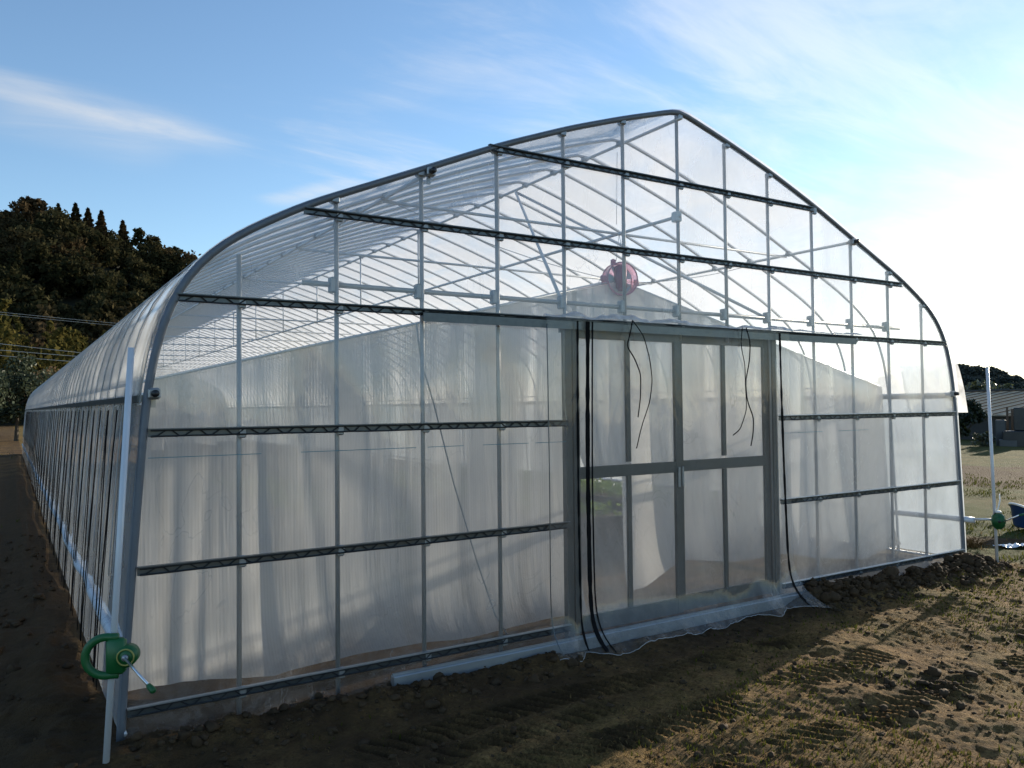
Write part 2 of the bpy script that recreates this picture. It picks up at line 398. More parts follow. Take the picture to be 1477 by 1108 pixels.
# ------------------------------------------------------------------ ground
def spaced(a, b, d): return list(np.arange(a, b, d))
def outward(x0, d0, lim, g=1.12):
    o = []; x = x0; d = d0
    while x < lim: d *= g; x += d; o.append(x)
    return o
xs = [-k for k in outward(4.6, .03, 900)][::-1]+spaced(-4.6, -3.0, .022)+spaced(-3.0, 2.2, .0135)+spaced(2.2, 5.2, .025)+outward(5.2, .03, 900)
ys = [-k for k in outward(3.2, .03, 600)][::-1]+spaced(-3.2, -2.2, .02)+spaced(-2.2, -.25, .0135)+spaced(-.25, .75, .02)+outward(.75, .03, 900)
X, Y = np.meshgrid(np.array(xs), np.array(ys), indexing='ij')
def ground_parts(X, Y):
    r = np.hypot(X+1, Y+1)
    fine = sstep(14, 6, r)
    inside = sstep(3.6, 3.3, np.abs(X))*sstep(-.02, .12, Y)
    h = .07*fbm(X, Y, .45, 3, 1)*sstep(60, 3, r)
    # heaped soil along the foot of the front and of the left wall
    edge = fbm(X, Y*0, 1.7, 3, 21)
    bank = np.exp(-((Y+.16-.05*edge)/.17)**2)
    bx = sstep(.85, 1.35, X)*sstep(3.95, 3.4, X)*1.0+sstep(-1.0, -1.3, X)*sstep(-3.9, -3.5, X)*.42
    lump = .55+1.1*np.clip(fbm(X, Y, 5.0, 4, 31, .6)+.35, 0, 1.2)
    h = h+.10*bank*bx*(lump+.5*fbm(X, Y, 13, 4, 37, .7))
    bankl = np.exp(-((X+3.78)/.15)**2)*sstep(-.5, .1, Y)*sstep(40, 10, Y)
    h = h+.05*bankl*lump
    rough = sstep(-3.55, -3.75, X)*sstep(.05, .0, np.abs(Y)*0)
    h = h+fine*.05*rough*fbm(X, Y, 4, 3, 41)
    # crawler cleat prints: three rows running along the front
    clt = 0*X; trk = 0*X
    for (y0, x0, x1, wd, ph) in ((-.655, -2.9, .6, .12, 0.), (-1.175, -2.9, .75, .13, 1.7), (-1.68, -2.2, 1.6, .12, .6), (-.9, -2.7, -1.2, .09, 2.4)):
        yy = y0+.03*vnoise(X*.9, X*0, int(ph*10))
        m_ = sstep(wd, wd*.55, np.abs(Y-yy))*sstep(x0, x0+.5, X)*sstep(x1, x1-.6, X)
        m_ = m_*np.clip(.75+1.5*fbm(X, Y, 2.1, 3, 50+int(ph*7), .7), .05, 1.3)
        wv = np.sin((X+(Y-yy)*.55)*2*math.pi/.078+ph+2.6*vnoise(X*1.7, Y*3, 61)+1.0*vnoise(X*7, Y*7, 62))
        clt = clt+m_*(.026*np.tanh(1.8*wv)-.012); trk = np.maximum(trk, m_)
    h = h+fine*(1-.75*trk)*(.042*fbm(X, Y, 2.6, 4, 5)+.012*np.abs(fbm(X, Y, 9, 3, 9))+.009*fbm(X, Y, 17, 4, 19, .75))
    h = h+clt*(1-.5*bank*bx)
    # a churned patch out in the sunlit part
    ch = np.exp(-(((X-.15)/.55)**2+((Y+1.62)/.2)**2))
    h = h+ch*.045*fbm(X, Y, 8, 3, 71)
    h = h*(1-inside)+inside*(-.01+.01*fbm(X, Y, 3, 2, 3))
    far = sstep(20, 60, r)
    h = h*(1-.6*far)
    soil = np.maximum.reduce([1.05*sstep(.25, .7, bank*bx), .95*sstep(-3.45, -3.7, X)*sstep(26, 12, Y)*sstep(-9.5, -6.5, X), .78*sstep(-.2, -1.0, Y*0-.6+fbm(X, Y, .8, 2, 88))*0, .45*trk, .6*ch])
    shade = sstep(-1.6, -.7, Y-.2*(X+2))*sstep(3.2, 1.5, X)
    soil = np.maximum(soil, .60*shade)  # greenhouse shade on the front ground painted in as darker soil colour
    soil = np.where(inside > .3, np.where(Y < .72, 1.1, .3), soil)  # strip behind the front film painted dark to stand for its shade
    # the field on the right: worked dark strips between grass
    s = (X+3.97)*.883+(Y+4.05)*.469+fbm(X, Y, .25, 3, 91)*1.2
    right = sstep(3.7, 4.3, X)
    band = right*(.72*sstep(15.3, 16.2, s)*sstep(22, 20.5, s)+.75*sstep(9.4, 9.8, s)*sstep(10.4, 10.0, s)*.8)
    soil = np.maximum(soil, np.maximum(band, .34*right))  # bands are tilled soil; the even base paints in the field's self-shadow
    grn = right*(.95*sstep(10.3, 11.2, s)*sstep(14.2, 12.8, s)+.75+.5*fbm(X, Y, .35, 3, 95))+.25*sstep(25, 60, r)
    return h, soil, grn
H, SOIL_SHADE, GRN = ground_parts(X, Y)
i = np.arange(X.size).reshape(X.shape)
Q = np.stack([i[:-1, :-1], i[1:, :-1], i[1:, 1:], i[:-1, 1:]], -1).reshape(-1, 4)
me = fast_mesh('ground', np.stack([X, Y, H], -1).reshape(-1, 3), Q, [M['ground']], smooth=True, attrs={'soil': SOIL_SHADE.ravel(), 'green': GRN.ravel()})
tag(link_mesh('ground', me), 'brown soil and dry grass field around the greenhouse', kind='structure')
def gz(x, y):
    return float(ground_parts(np.array([[x]], float), np.array([[y]], float))[0][0, 0])
def gzv(x, y): return ground_parts(np.asarray(x, float)[None], np.asarray(y, float)[None])[0][0]

# loose clods
def ico():
    p = (1+5**.5)/2
    v = np.array([(-1, p, 0), (1, p, 0), (-1, -p, 0), (1, -p, 0), (0, -1, p), (0, 1, p), (0, -1, -p), (0, 1, -p), (p, 0, -1), (p, 0, 1), (-p, 0, -1), (-p, 0, 1)], float)
    f = [(0, 11, 5), (0, 5, 1), (0, 1, 7), (0, 7, 10), (0, 10, 11), (1, 5, 9), (5, 11, 4), (11, 10, 2), (10, 7, 6), (7, 1, 8), (3, 9, 4), (3, 4, 2), (3, 2, 6), (3, 6, 8), (3, 8, 9), (4, 9, 5), (2, 4, 11), (6, 2, 10), (8, 6, 7), (9, 8, 1)]
    v /= np.linalg.norm(v[0]); V = list(v); c = {}; F = []
    def mid(a, b):
        k = (min(a, b), max(a, b))
        if k not in c: q = V[a]+V[b]; V.append(q/np.linalg.norm(q)); c[k] = len(V)-1
        return c[k]
    for a, b, d in f:
        x, y, z = mid(a, b), mid(b, d), mid(d, a); F += [(a, x, z), (b, y, x), (d, z, y), (x, y, z)]
    return np.array(V), np.array(F)
IV, IF = ico()
cx, cy, cr = [], [], []
for k in range(1300):
    x = rng.uniform(1.1, 3.75); cx.append(x); cy.append(rng.normal(-.18, .11)); cr.append(rng.gamma(2.0, .0062)+.004)
for k in range(260):
    cx.append(rng.uniform(-3.5, -1.1)); cy.append(rng.normal(-.2, .14)); cr.append(rng.gamma(2, .005)+.003)
for k in range(500):
    cx.append(rng.uniform(-5.2, -3.62)); cy.append(rng.uniform(-2.4, 7)); cr.append(rng.gamma(2, .006)+.004)
for k in range(2200):
    cx.append(rng.uniform(-3.4, 6)); cy.append(rng.uniform(-2.9, -.1)); cr.append(abs(rng.normal(0, .007))+.003)
for k in range(70):
    cx.append(rng.normal(.15, .5)); cy.append(rng.normal(-1.62, .16)); cr.append(rng.gamma(2, .005)+.004)
cx = np.array(cx); cy = np.array(cy); cr = np.array(cr)
cz = gzv(cx, cy)
V = []; F = []
for k in range(len(cx)):
    a = rng.uniform(.6, 1.25, 3)*cr[k]
    v = IV*(1+.75*(rng.random((len(IV), 1))-.5))*a
    th = rng.uniform(0, 6.28); c_, s_ = math.cos(th), math.sin(th)
    v = np.stack([v[:, 0]*c_-v[:, 1]*s_, v[:, 0]*s_+v[:, 1]*c_, v[:, 2]*.75], -1)
    F.append(IF+k*len(IV)); V.append(v+np.array([cx[k], cy[k], cz[k]+cr[k]*.25]))
me = fast_mesh('soil_clods', np.concatenate(V), np.concatenate(F), [M['clod']], smooth=False)
tag(link_mesh('soil_clods', me), 'dark crumbly clods heaped along the greenhouse foot and strewn over the field', kind='stuff')

# grass blades
def blades(n, xr, yr, hmin, hmax, seedn, dens=None, lean=.5, wid=.0035):
    x = rng.uniform(*xr, n); y = rng.uniform(*yr, n)
    d = fbm(x, y, 1.4, 4, seedn)
    k = d > (0 if dens is None else dens)
    k &= ~((np.abs(x) < 3.6) & (y > -.12))
    k &= ~((x < 3.4) & (y > -1.3+.25*(x+2)) & (rng.random(n) < .8))
    x, y = x[k], y[k]; z = gzv(x, y); n = len(x)
    h = rng.uniform(hmin, hmax, n); a = rng.uniform(0, 6.28, n); w_ = wid*rng.uniform(.6, 1.5, n); ln = rng.uniform(.1, lean, n)*h
    b = rng.uniform(0, 6.28, n)
    ux, uy = np.cos(a)*w_, np.sin(a)*w_; lx, ly = np.cos(b)*ln, np.sin(b)*ln
    p = [np.stack([x-ux, y-uy, z-.004], -1), np.stack([x+ux, y+uy, z-.004], -1), np.stack([x+ux*.7+lx*.4, y+uy*.7+ly*.4, z+h*.6], -1), np.stack([x-ux*.7+lx*.4, y-uy*.7+ly*.4, z+h*.6], -1),
         np.stack([x+lx+ux*.1, y+ly+uy*.1, z+h], -1), np.stack([x+lx-ux*.1, y+ly-uy*.1, z+h], -1)]
    V = np.stack(p, 1).reshape(-1, 3); o = np.arange(n)[:, None]*6
    Q = np.concatenate([o+np.array([[0, 1, 2, 3]]), o+np.array([[3, 2, 4, 5]])])
    return V, Q
def join(parts):
    V = []; Q = []; n = 0
    for v, q in parts: V.append(v); Q.append(q+n); n += len(v)
    return np.concatenate(V), np.concatenate(Q)
V, Q = join([blades(26000, (-2.8, 6), (-3.0, -.3), .006, .024, 101, .07), blades(20000, (4, 13), (-2, 7), .02, .05, 103, .02, .9, .006), blades(9000, (-12, -3.7), (3, 40), .02, .07, 105, .1, .6, .01)])
tag(link_mesh('green_grass', fast_mesh('green_grass', V, Q, [M['grassgreen']])), 'short green grass growing in patches across the field', kind='stuff')
V, Q = join([blades(42000, (-2.8, 6), (-3.0, -.25), .006, .020, 111, .0, 2.4, .0024), blades(6000, (4, 16), (-2, 9), .01, .05, 113, .12, 1.8, .004)])
tag(link_mesh('dry_grass', fast_mesh('dry_grass', V, Q, [M['grassdry']])), 'flattened straw coloured dry grass over the soil', kind='stuff')

# ------------------------------------------------------------------ greenhouse
GL = 29.0                                                   # length
half = [(3.53, -.02), (3.515, .3), (3.495, .6), (3.468, 1.0), (3.44, 1.39), (3.42, 1.6), (3.385, 1.8), (3.325, 2.0), (3.235, 2.16), (3.13, 2.275), (2.98, 2.385), (2.65, 2.565), (2.24, 2.742), (1.87, 2.90), (1.465, 3.075), (.935, 3.275), (.49, 3.42), (.13, 3.525), (.04, 3.548), (0, 3.55)]
hp = np.array(half)
dd = np.concatenate([[0], np.cumsum(np.hypot(*np.diff(hp, axis=0).T))])
def prof_half(n=46):
    s_ = np.linspace(0, dd[-1], n)
    return np.stack([np.interp(s_, dd, hp[:, 0]), np.interp(s_, dd, hp[:, 1])], -1)
ph = prof_half(72)
for _ in range(3):
    q = ph.copy(); q[1:-4] = (ph[:-5]+2*ph[1:-4]+ph[2:-3])/4; ph = q
profile = np.concatenate([ph*[-1, 1], ph[::-1][1:]])        # left foot, ridge, right foot
tang = np.gradient(profile, axis=0); nrmP = np.stack([-tang[:, 1], tang[:, 0]], -1); nrmP /= np.linalg.norm(nrmP, axis=1)[:, None]
def arch_path(y, off=0.0, pr=profile): 
    p = pr+nrmP*off
    return np.stack([p[:, 0], np.full(len(p), y), p[:, 1]], -1)
def zarch(x): return float(np.interp(abs(x), hp[::-1][:, 0], hp[::-1][:, 1]))

gh = thing('greenhouse', 'long arched greenhouse of steel pipes under clear plastic film with a double sliding door', 'greenhouse', (0, 0, 0))
a0 = MB().tube(arch_path(.0), .0195, 10).build('gable_arch', M['arch_backlit'], gh, True)
AY = [.635+.443*k for k in range(65)]
proto = MB().tube(arch_path(0.0, -.008)[::2], .0125, 8).build('arch', M['galv'], gh, True)
proto.location = (0, AY[0], 0)
for y in AY[1:]:
    c = proto.copy(); col.objects.link(c); c.parent = gh; c.location = (0, y, 0)
# lengthwise pipes
def purlin(x, z, y0=.0, y1=GL-.02, r=.0125, name='purlin'):
    return MB().tube([(x, y0, z), (x, y1, z)], r, 8).build(name, M['galv'], gh, True)
purl = {}
for nm, x, z in (('r', 0, 3.505), ('sl', -1.95, 2.835), ('sr', 1.95, 2.835), ('el', -3.395, 1.575), ('er', 3.395, 1.575)):
    purl[nm] = purlin(x, z, -.045 if nm != 'r' else -.03)
purlin(0, 2.82, .0, name='centre_pipe')
# clamps where the arches meet the pipes
cm = MB().box((0, 0, 0), (.05, .045, .04), None, .008).build('clamp', M['clamp'], purl['r']); cm.location = (0, AY[0], 3.512)
for nm, x, z in (('r', 0, 3.512), ('sl', -1.95, 2.845), ('sr', 1.95, 2.845)):
    for k, y in enumerate(AY[:14]):
        if nm == 'r' and k == 0: continue
        c = cm.copy(); col.objects.link(c); c.parent = purl[nm]; c.location = (x, y, z)
        c.rotation_euler = (0, R(0 if nm == 'r' else (-23 if x < 0 else 23)), 0)
for nm, x, z in (('sl', -1.95, 2.835), ('sr', 1.95, 2.835), ('el', -3.395, 1.575), ('er', 3.395, 1.575)):
    b = MB(); b.box((x, -.012, z), (.055, .04, .055), None, .01); b.box((x, .012, z-.04), (.02, .014, .05)); b.build('pipe_bracket', M['clamp'], purl[nm])
    MB().tube([(x, -.062, z), (x, -.03, z)], .017, 10).build('end_plug', M['plug'], purl[nm], True)
# trusses: every fourth arch
tb = MB().tube([(-1.95, 0, 2.82), (1.95, 0, 2.82)], .011, 7).build('tie_beam', M['galv'], gh, True); tb.location = (0, AY[0]+.03, 0)
kp = MB().tube([(0, 0, 2.80), (0, 0, 3.52)], .0105, 7).build('king_post', M['galv'], gh, True); kp.location = (0, AY[4]+.03, 0)
for k in range(4, 65, 4):
    c = tb.copy(); col.objects.link(c); c.parent = gh; c.location = (0, AY[k]+.03, 0)
    if k > 4:
        c = kp.copy(); col.objects.link(c); c.parent = gh; c.location = (0, AY[k]+.03, 0)
for x in (-.985, .94):
    MB().tube([(0, 2.13, 3.49), (x, .06, 2.16)], .0125, 8).build('strut', M['galv'], gh, True)
# far end: posts and film
for x in np.arange(-3, 3.1, 1.0):
    MB().tube([(x, GL, 0), (x, GL, zarch(x)-.03)], .0125, 6).build('end_post', M['galv'], gh, True)
def gable_sheet(y, wob=0.0, z0=-.06):
    nx, nz = 90, 40; P = np.zeros((nx, nz, 3))
    for a_, x in enumerate(np.linspace(-3.52, 3.52, nx)):
        # height of the arch over x
        zt = zarch(min(abs(x), 3.5)) if abs(x) < 3.4 else np.interp(abs(x), [3.4, 3.44, 3.468, 3.495, 3.52], [1.75, 1.39, 1.0, .6, .2])
        P[a_, :, 0] = x; P[a_, :, 2] = np.linspace(z0, zt, nz)
    P[:, :, 1] = y+wob*fbm(P[:, :, 0]*1.0, P[:, :, 2]*.6, 1.3, 3, 5)
    return P
MB().grid(gable_sheet(GL+.015)).build('end_film', M['roof'], gh, True)

# thirteen posts behind the front film
PX = [-3.0, -2.495, -1.992, -1.490, -.993, -.498, 0.0, .473, .937, 1.455, 1.954, 2.462, 2.965]
RZ = [.12, .756, 1.391, 2.033, 2.524, 3.041]
posts = []
def rail_span(k):
    z = RZ[k]
    return float(np.interp(z, hp[:15][:, 1], hp[:15][:, 0])) if z < 2.39 else float(np.interp(-z, -hp[::-1][:, 1], hp[::-1][:, 0]))
for k, x in enumerate(PX):
    zt = zarch(x)-(.10 if k == 0 else .02)
    segs = [(0.0 if not (4 < k < 8) else 2.0, zt)]
    b = MB()
    for z0, z1 in segs: b.tube([(x, .022, z0-.05), (x, .022, z1)], .0127, 10)
    p = b.build('post', M['galv_front'], gh, True); posts.append(p)
    if k: MB().box((x-.012 if x < 0 else x+.012, .012, zt-.005), (.045, .05, .045), None, .01).build('clamp', M['clamp'], p)
    for j, z in enumerate(RZ):
        if j < 3 and 4 <= k <= 8: continue
        if abs(x) > rail_span(j)-.02: continue
        MB().box((x+.010, -.004, z-.006), (.034, .022, .058), None, .006).build('clamp', M['clamp'], p)
# wire-lock rails with the zigzag spring wire
def rail(x0, x1, z):
    b = MB(); yf = -.012
    b.box(((x0+x1)/2, yf+.004, z), (x1-x0, .005, .030))
    b.box(((x0+x1)/2, yf-.002, z-.0165), (x1-x0, .016, .004))
    b.box(((x0+x1)/2, yf+.001, z+.0185), (x1-x0, .026, .005), None, 0, 1)
    o = b.build('rail', [M['rail'], M['galv'] if x0 > .5 else M['clamp' if z < .2 else 'rail']], gh)  # paler top flange on the right rails paints in their sun glints
    n = max(2, int((x1-x0)/.062)); pts = []
    for k in range(n+1):
        xx = x0+.03+(x1-x0-.06)*k/n; s_ = 1 if k % 2 else -1
        jx = random.uniform(-.006, .006)
        pts += [(xx-.012+jx, yf-.006, z+s_*.0135), (xx+.012+jx, yf-.006, z+s_*.0135)]
    MB().tube(pts, .0030, 5).build('spring_wire', M['wire'], o, True)
    # the black lips of folded film held in the channel
    xx = np.linspace(x0+.01, x1-.01, int((x1-x0)/.03)+2)
    for sg in (1, -1):
        q = np.stack([xx, np.full(len(xx), yf-.008), z-.002+sg*(.0145+.0025*vnoise(xx*9, xx*0, int(z*100)+sg))], -1)
        MB().tube(q, .0042, 5).build('film_lip', M['wire'], o, True)
    return o
for k, z in enumerate(RZ):
    s_ = rail_span(k)-(.05 if k > 2 else .02)
    L_, R_ = -s_, s_
    if k == 4: L_, R_ = -2.68, 2.63
    if k == 5: L_, R_ = -1.56, 1.44
    if k == 3: L_, R_ = -3.30, 3.30
    if k < 3:
        rail(L_, -1.0, z); rail(.985, R_, z)
    else: rail(L_, R_, z)
# loose crossbar behind the posts
cb = MB().tube([(-2.67, .052, 2.16), (2.67, .052, 2.15)], .0145, 10).build('crossbar', M['galv_front'], gh, True)
for k, x in enumerate(PX[1:-1]):
    MB().box((x-.02, .036, 2.155), (.028, .05, .085), None, .006).build('clamp', M['clamp'], cb)
MB().box((0.0, .036, 2.82), (.05, .06, .075), None, .008).build('clamp', M['white'], posts[6])
# front film: the sheet behind the rails, open at the doorway
P = gable_sheet(.0, .012)
mb = MB()
xsn = P[:, 0, 0]
top = P
nz = 44
cols_ = np.unique(np.concatenate([np.linspace(-3.52, -1.0, 70), np.linspace(-1.0, .96, 50), np.linspace(.96, 3.52, 70)]))
def ztop(x):
    x = abs(x); return zarch(x) if x < 3.4 else float(np.interp(x, [3.4, 3.44, 3.468, 3.495, 3.52], [1.75, 1.39, 1.0, .6, .2]))
def panel(xa, xb, z0f):
    xx = np.linspace(xa, xb, max(8, int((xb-xa)/.04)))
    G = np.zeros((len(xx), nz, 3))
    for a_, x in enumerate(xx):
        G[a_, :, 0] = x; G[a_, :, 2] = np.linspace(z0f, ztop(x), nz)
    G[:, :, 1] = -.003+.010*fbm(G[:, :, 0], G[:, :, 2]*.5, 1.6, 3, 5)
    # slack folds hanging from the upper corners
    return G
def panel2(xa, xb, zl, zh):
    G = panel(xa, xb, zl)
    zt = np.minimum(np.array([ztop(x) for x in G[:, 0, 0]]), zh)
    G[:, :, 2] = zl+(zt-zl)[:, None]*np.linspace(0, 1, nz)[None]
    G[:, :, 1] = -.003+.014*fbm(G[:, :, 0], G[:, :, 2]*.5, 1.6, 3, 5)+.004*np.sin(G[:, :, 0]*9+G[:, :, 2]*5+4*vnoise(G[:, :, 0]*2, G[:, :, 2]*2, 8))
    return G
for xa_, xb_ in ((-3.52, -1.0), (.96, 3.52)):
    MB().grid(panel2(xa_, xb_, -.05, 2.033)).build('lower_film', M['lowleft' if xa_ < 0 else 'lowright'], gh, True)
mb.grid(panel(-3.30, 3.30, 2.034))
gf = mb.build('gable_film', M['gable'], gh, True)
for x0_, x1_ in ((-3.42, -2.9), (-2.7, -2.05), (-1.98, -1.75), (-1.62, -1.3), (-1.25, -1.02), (1.0, 1.5), (1.7, 2.1)):
    MB().box(((x0_+x1_)/2, -.012, 1.275), (x1_-x0_, .001, .0035)).build('printed_line', M['teal'], gf)
MB().tube([(-1.80, .5, 2.03), (-1.76, .52, 1.8), (-1.66, .53, 1.5), (-1.52, .54, 1.0), (-1.36, .54, .5), (-1.24, .5, .12), (-1.16, .47, -.02)], .005, 7).build('hanging_cord', M['cord'], gh, True)
# roof film: sags a little between arches
ny = len(AY)*4+3
yy = np.linspace(-.035, GL+.02, 66*5)
lo = int(np.argmin(np.abs(ph[:, 1]-1.50)))
sel = np.arange(lo, len(profile)-lo)
G = np.zeros((len(sel), len(yy), 3))
pp = profile[sel]; nn = nrmP[sel]
ph_ = ((yy-.635)/.443) % 1.0
sag = .0125-.016*np.sin(math.pi*ph_)**2
sag[yy < .1] = .024; sag[yy > GL-.1] = .02
side_w = np.clip((3.0-pp[:, 1])/1.2, .15, 1)
for j in range(len(yy)):
    off = .009+sag[j]*side_w+.006*vnoise(pp[:, 0]*3, np.full(len(sel), yy[j]*2), 3)*side_w
    G[:, j, 0] = pp[:, 0]+nn[:, 0]*off; G[:, j, 1] = yy[j]; G[:, j, 2] = pp[:, 1]+nn[:, 1]*off
MB().grid(G).build('roof_film', M['roof'], gh, True)
# side films hanging from the eave rail down to the roll-up pipe, and the ground skirt below
for sx_ in (-1, 1):
    zz = np.linspace(1.54, .05, 26); yy2 = np.linspace(-.02, GL, 220)
    ZZ, YY = np.meshgrid(zz, yy2, indexing='ij')
    xp = np.interp(ZZ, hp[:6, 1], hp[:6, 0])+.020+.016*fbm(YY*.8, ZZ*.5, 1.2, 3, 15+sx_)+.002*np.sin(YY*2*math.pi/.443)
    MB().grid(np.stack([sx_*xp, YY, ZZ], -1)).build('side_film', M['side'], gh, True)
    b = MB(); b.box((sx_*3.452, GL/2, 1.552), (.022, GL, .032)); b.build('eave_rail', M['rail'], gh)
    yr = np.linspace(-.1, GL, 240)
    xr_ = sx_*(3.535+.012*vnoise(yr*2.1, yr*0, 8)); zr = .405+.02*vnoise(yr*1.4, yr*0, 4)-.0015*yr
    MB().tube(np.stack([xr_, yr, zr], -1), .024+.007*vnoise(yr*5, yr*0, 9), 9).build('roll_up_pipe', M['rolled'], gh, True)
    MB().tube([(sx_*3.515, -.015, .03), (sx_*3.515, GL, .03)], .012, 6).build('ground_rail', M['galv'], gh, True)
# black film straps zigzagging down the left wall
for k, y in enumerate(AY[:56]):
    ya = y+.0; yb = y-.30 if k % 2 else y+.12
    zz = np.linspace(1.50, .06, 9); f_ = np.linspace(0, 1, 9)
    xx = -(np.interp(zz, hp[:6, 1], hp[:6, 0])+.052)
    MB().tube(np.stack([xx, ya+(yb-ya)*f_, zz], -1), .0038, 5, flat=.5).build('strap', M['strap'], gh, True)
    MB().tube(np.stack([xx, ya+.02+(yb-ya)*f_*.0-.05*f_, zz], -1), .0024, 5, flat=.5).build('strap', M['strap'], gh, True) if k < 40 else None
bd = MB().tube(arch_path(0.0, .026)[8:-8:2], .0035, 5, flat=.6).build('roof_band', M['cord'], gh, True); bd.location = (0, AY[0]+.012, 0)
for y in AY[1:]:
    c = bd.copy(); col.objects.link(c); c.parent = gh; c.location = (0, y+.012, 0)
# right eave: loose end of the roof film standing off the corner
G = np.zeros((14, 7, 3))
for a_, z in enumerate(np.linspace(1.86, 1.40, 14)):
    for b_, y in enumerate(np.linspace(-.05, .5, 7)):
        G[a_, b_] = (float(np.interp(z, hp[:9, 1], hp[:9, 0]))+.03+.10*((1.86-z)/.46)**.8+.012*math.sin(y*12+z*5), y, z)
MB().grid(G).build('film_flap', M['gather'], gh, True)

# door: two sliding leaves, tracks
def door(x0, x1, y):
    b = MB(); z0, z1 = .07, 2.0; s_ = .048; zm = 1.07
    for x in (x0+s_/2, x1-s_/2): b.box((x, y, (z0+z1)/2), (s_, .03, z1-z0), None, .004)
    b.box(((x0+x1)/2, y+.001, z1-.035), (x1-x0-2*s_, .026, .07)); b.box(((x0+x1)/2, y+.001, z0+.05), (x1-x0-2*s_, .026, .10)); b.box(((x0+x1)/2, y+.001, zm), (x1-x0-2*s_, .026, .075))
    xm = (x0+x1)/2
    b.box((xm, y+.006, (z0+zm)/2+.01), (.034, .02, zm-z0-.1)); b.box((xm, y+.006, (z1+zm)/2), (.034, .02, z1-zm-.11))
    o = b.build('door', M['doormetal'], gh)
    for za, zb in ((z0+.10, zm-.038), (zm+.038, z1-.07)):
        for xa, xb in ((x0+s_, xm-.017), (xm+.017, x1-s_)):
            P = np.zeros((8, 8, 3))
            for a_, x in enumerate(np.linspace(xa, xb, 8)):
                for b_, z in enumerate(np.linspace(za, zb, 8)):
                    P[a_, b_] = (x, y+.01+.004*math.sin(x*9+z*4), z)
            MB().grid(P).build('pane', M['pane'], o, True)
    MB().box((x1-.03 if x0 < -.5 else x0+.03, y-.022, 1.0), (.018, .014, .14), None, .004).build('handle', M['clamp'], o)
door(-.95, -.028, .012); door(-.022, .92, .045)
for x, w_ in ((-.985, .05), (.955, .05)):
    MB().box((x, .02, 1.0), (w_, .045, 2.06), None, .004).build('door_jamb', M['doormetal'], gh)
b = MB(); b.box((-.06, -.030, 2.03), (3.92, .05, .006)); b.box((-.06, -.052, 2.005), (3.92, .006, .055)); b.box((-.06, .06, 2.0), (1.9, .02, .07))
b.build('door_track', M['rail'], gh)
b = MB(); b.box((-.12, -.055, .022), (4.2, .05, .075), None, .004); b.box((-.12, -.055, .066), (4.2, .012, .012))
b.build('door_track', M['track'], gh)

# clear zipped sheet over the doorway
dc = thing('door_curtain', 'clear plastic sheet with black zips hanging over the greenhouse doorway', 'plastic curtain', (0, -.06, 0))
hx = [-1.22, -1.1, -1.0, -.95, -.86, -.75, -.6, -.42, -.23, -.05, .16, .40, .52, .62, .72, .82, .90, .97, 1.05]
hy = [-.26, -.30, -.17, -.24, -.35, -.31, -.335, -.30, -.29, -.25, -.22, -.17, -.19, -.34, -.27, -.20, -.23, -.33, -.38]
def hemz(x): return .055*float(vnoise(np.array(x*3.3), np.array(1.), 44))+.022*float(vnoise(np.array(x*8.5), np.array(2.), 45))
def curtain_pt(x, z):
    hem = float(np.interp(x, hx, hy))
    base = -.075+.012*math.sin(x*7+.6*z)*(1-.6*abs(z-1)/1)+.014*float(vnoise(np.array(x*3.1), np.array(z*.8), 33))
    return base+(hem-base)*math.exp(-max(z, 0)/.085)
xx = np.linspace(-1.20, 1.04, 150); tt = np.concatenate([np.linspace(0, .12, 14), np.linspace(.14, 1, 40)])
G = np.zeros((len(xx), len(tt), 3))
for a_, x in enumerate(xx):
    zt = 2.045+.012*math.sin(x*11)
    fl = .03+.03*abs(math.sin(x*9+1))
    for b_, s_ in enumerate(tt):
        z = .012+(zt-.012)*s_
        xo = x+(.10*(x-.9)/.14*math.exp(-z/.12) if x > .9 else 0)-(.05*(x+1.05)/-.15*math.exp(-z/.15) if x < -1.05 else 0)
        G[a_, b_] = (xo, curtain_pt(x, z), z+hemz(x)*math.exp(-z/.07)+gz(x, -.3)*math.exp(-z/.08))
MB().grid(G).build('sheet', M['clear'], dc, True)
def tape(xa, xb, w0, name='zip', mat='strap', jag=0.0, sub=None, dy=-.006):
    zz = np.linspace(.02, 2.03, 70); P = np.zeros((2, len(zz), 3))
    for k, z in enumerate(zz):
        x = xa+(xb-xa)*(1-z/2.03); ww = w0*(1+jag*float(vnoise(np.array(z*14), np.array(0.), 77)))
        for e_, s_ in enumerate((-.5, .5)):
            xs_ = x+s_*ww; P[e_, k] = (xs_, curtain_pt(x, z)+dy, z+gz(x, -.3)*math.exp(-z/.08))
    b = MB(); b.grid(P); P2 = P.copy(); P2[:, :, 1] += .003; b.grid(P2[::-1])
    return b.build(name, M[mat], sub or dc, True)
tape(-.965, -.985, .012, jag=1.2); tape(-.885, -.905, .030, jag=.35); tape(-.848, -.868, .010); tape(.925, .985, .020, jag=.6)
zz = np.linspace(.03, 2.0, 40)
MB().tube([(-1.20, curtain_pt(-1.20, z)-.002, z) for z in zz], .0035, 5).build('hem', M['rail'], dc, True)
hxx = np.linspace(-1.20, .97, 120)
MB().tube([(x-(.05*(x+1.05)/-.15 if x < -1.05 else 0)+(.10*(x-.9)/.14 if x > .9 else 0), curtain_pt(x, .012), .014+hemz(x)+gz(x, -.3)) for x in hxx], .0018, 5).build('hem', M['gather'], dc, True)
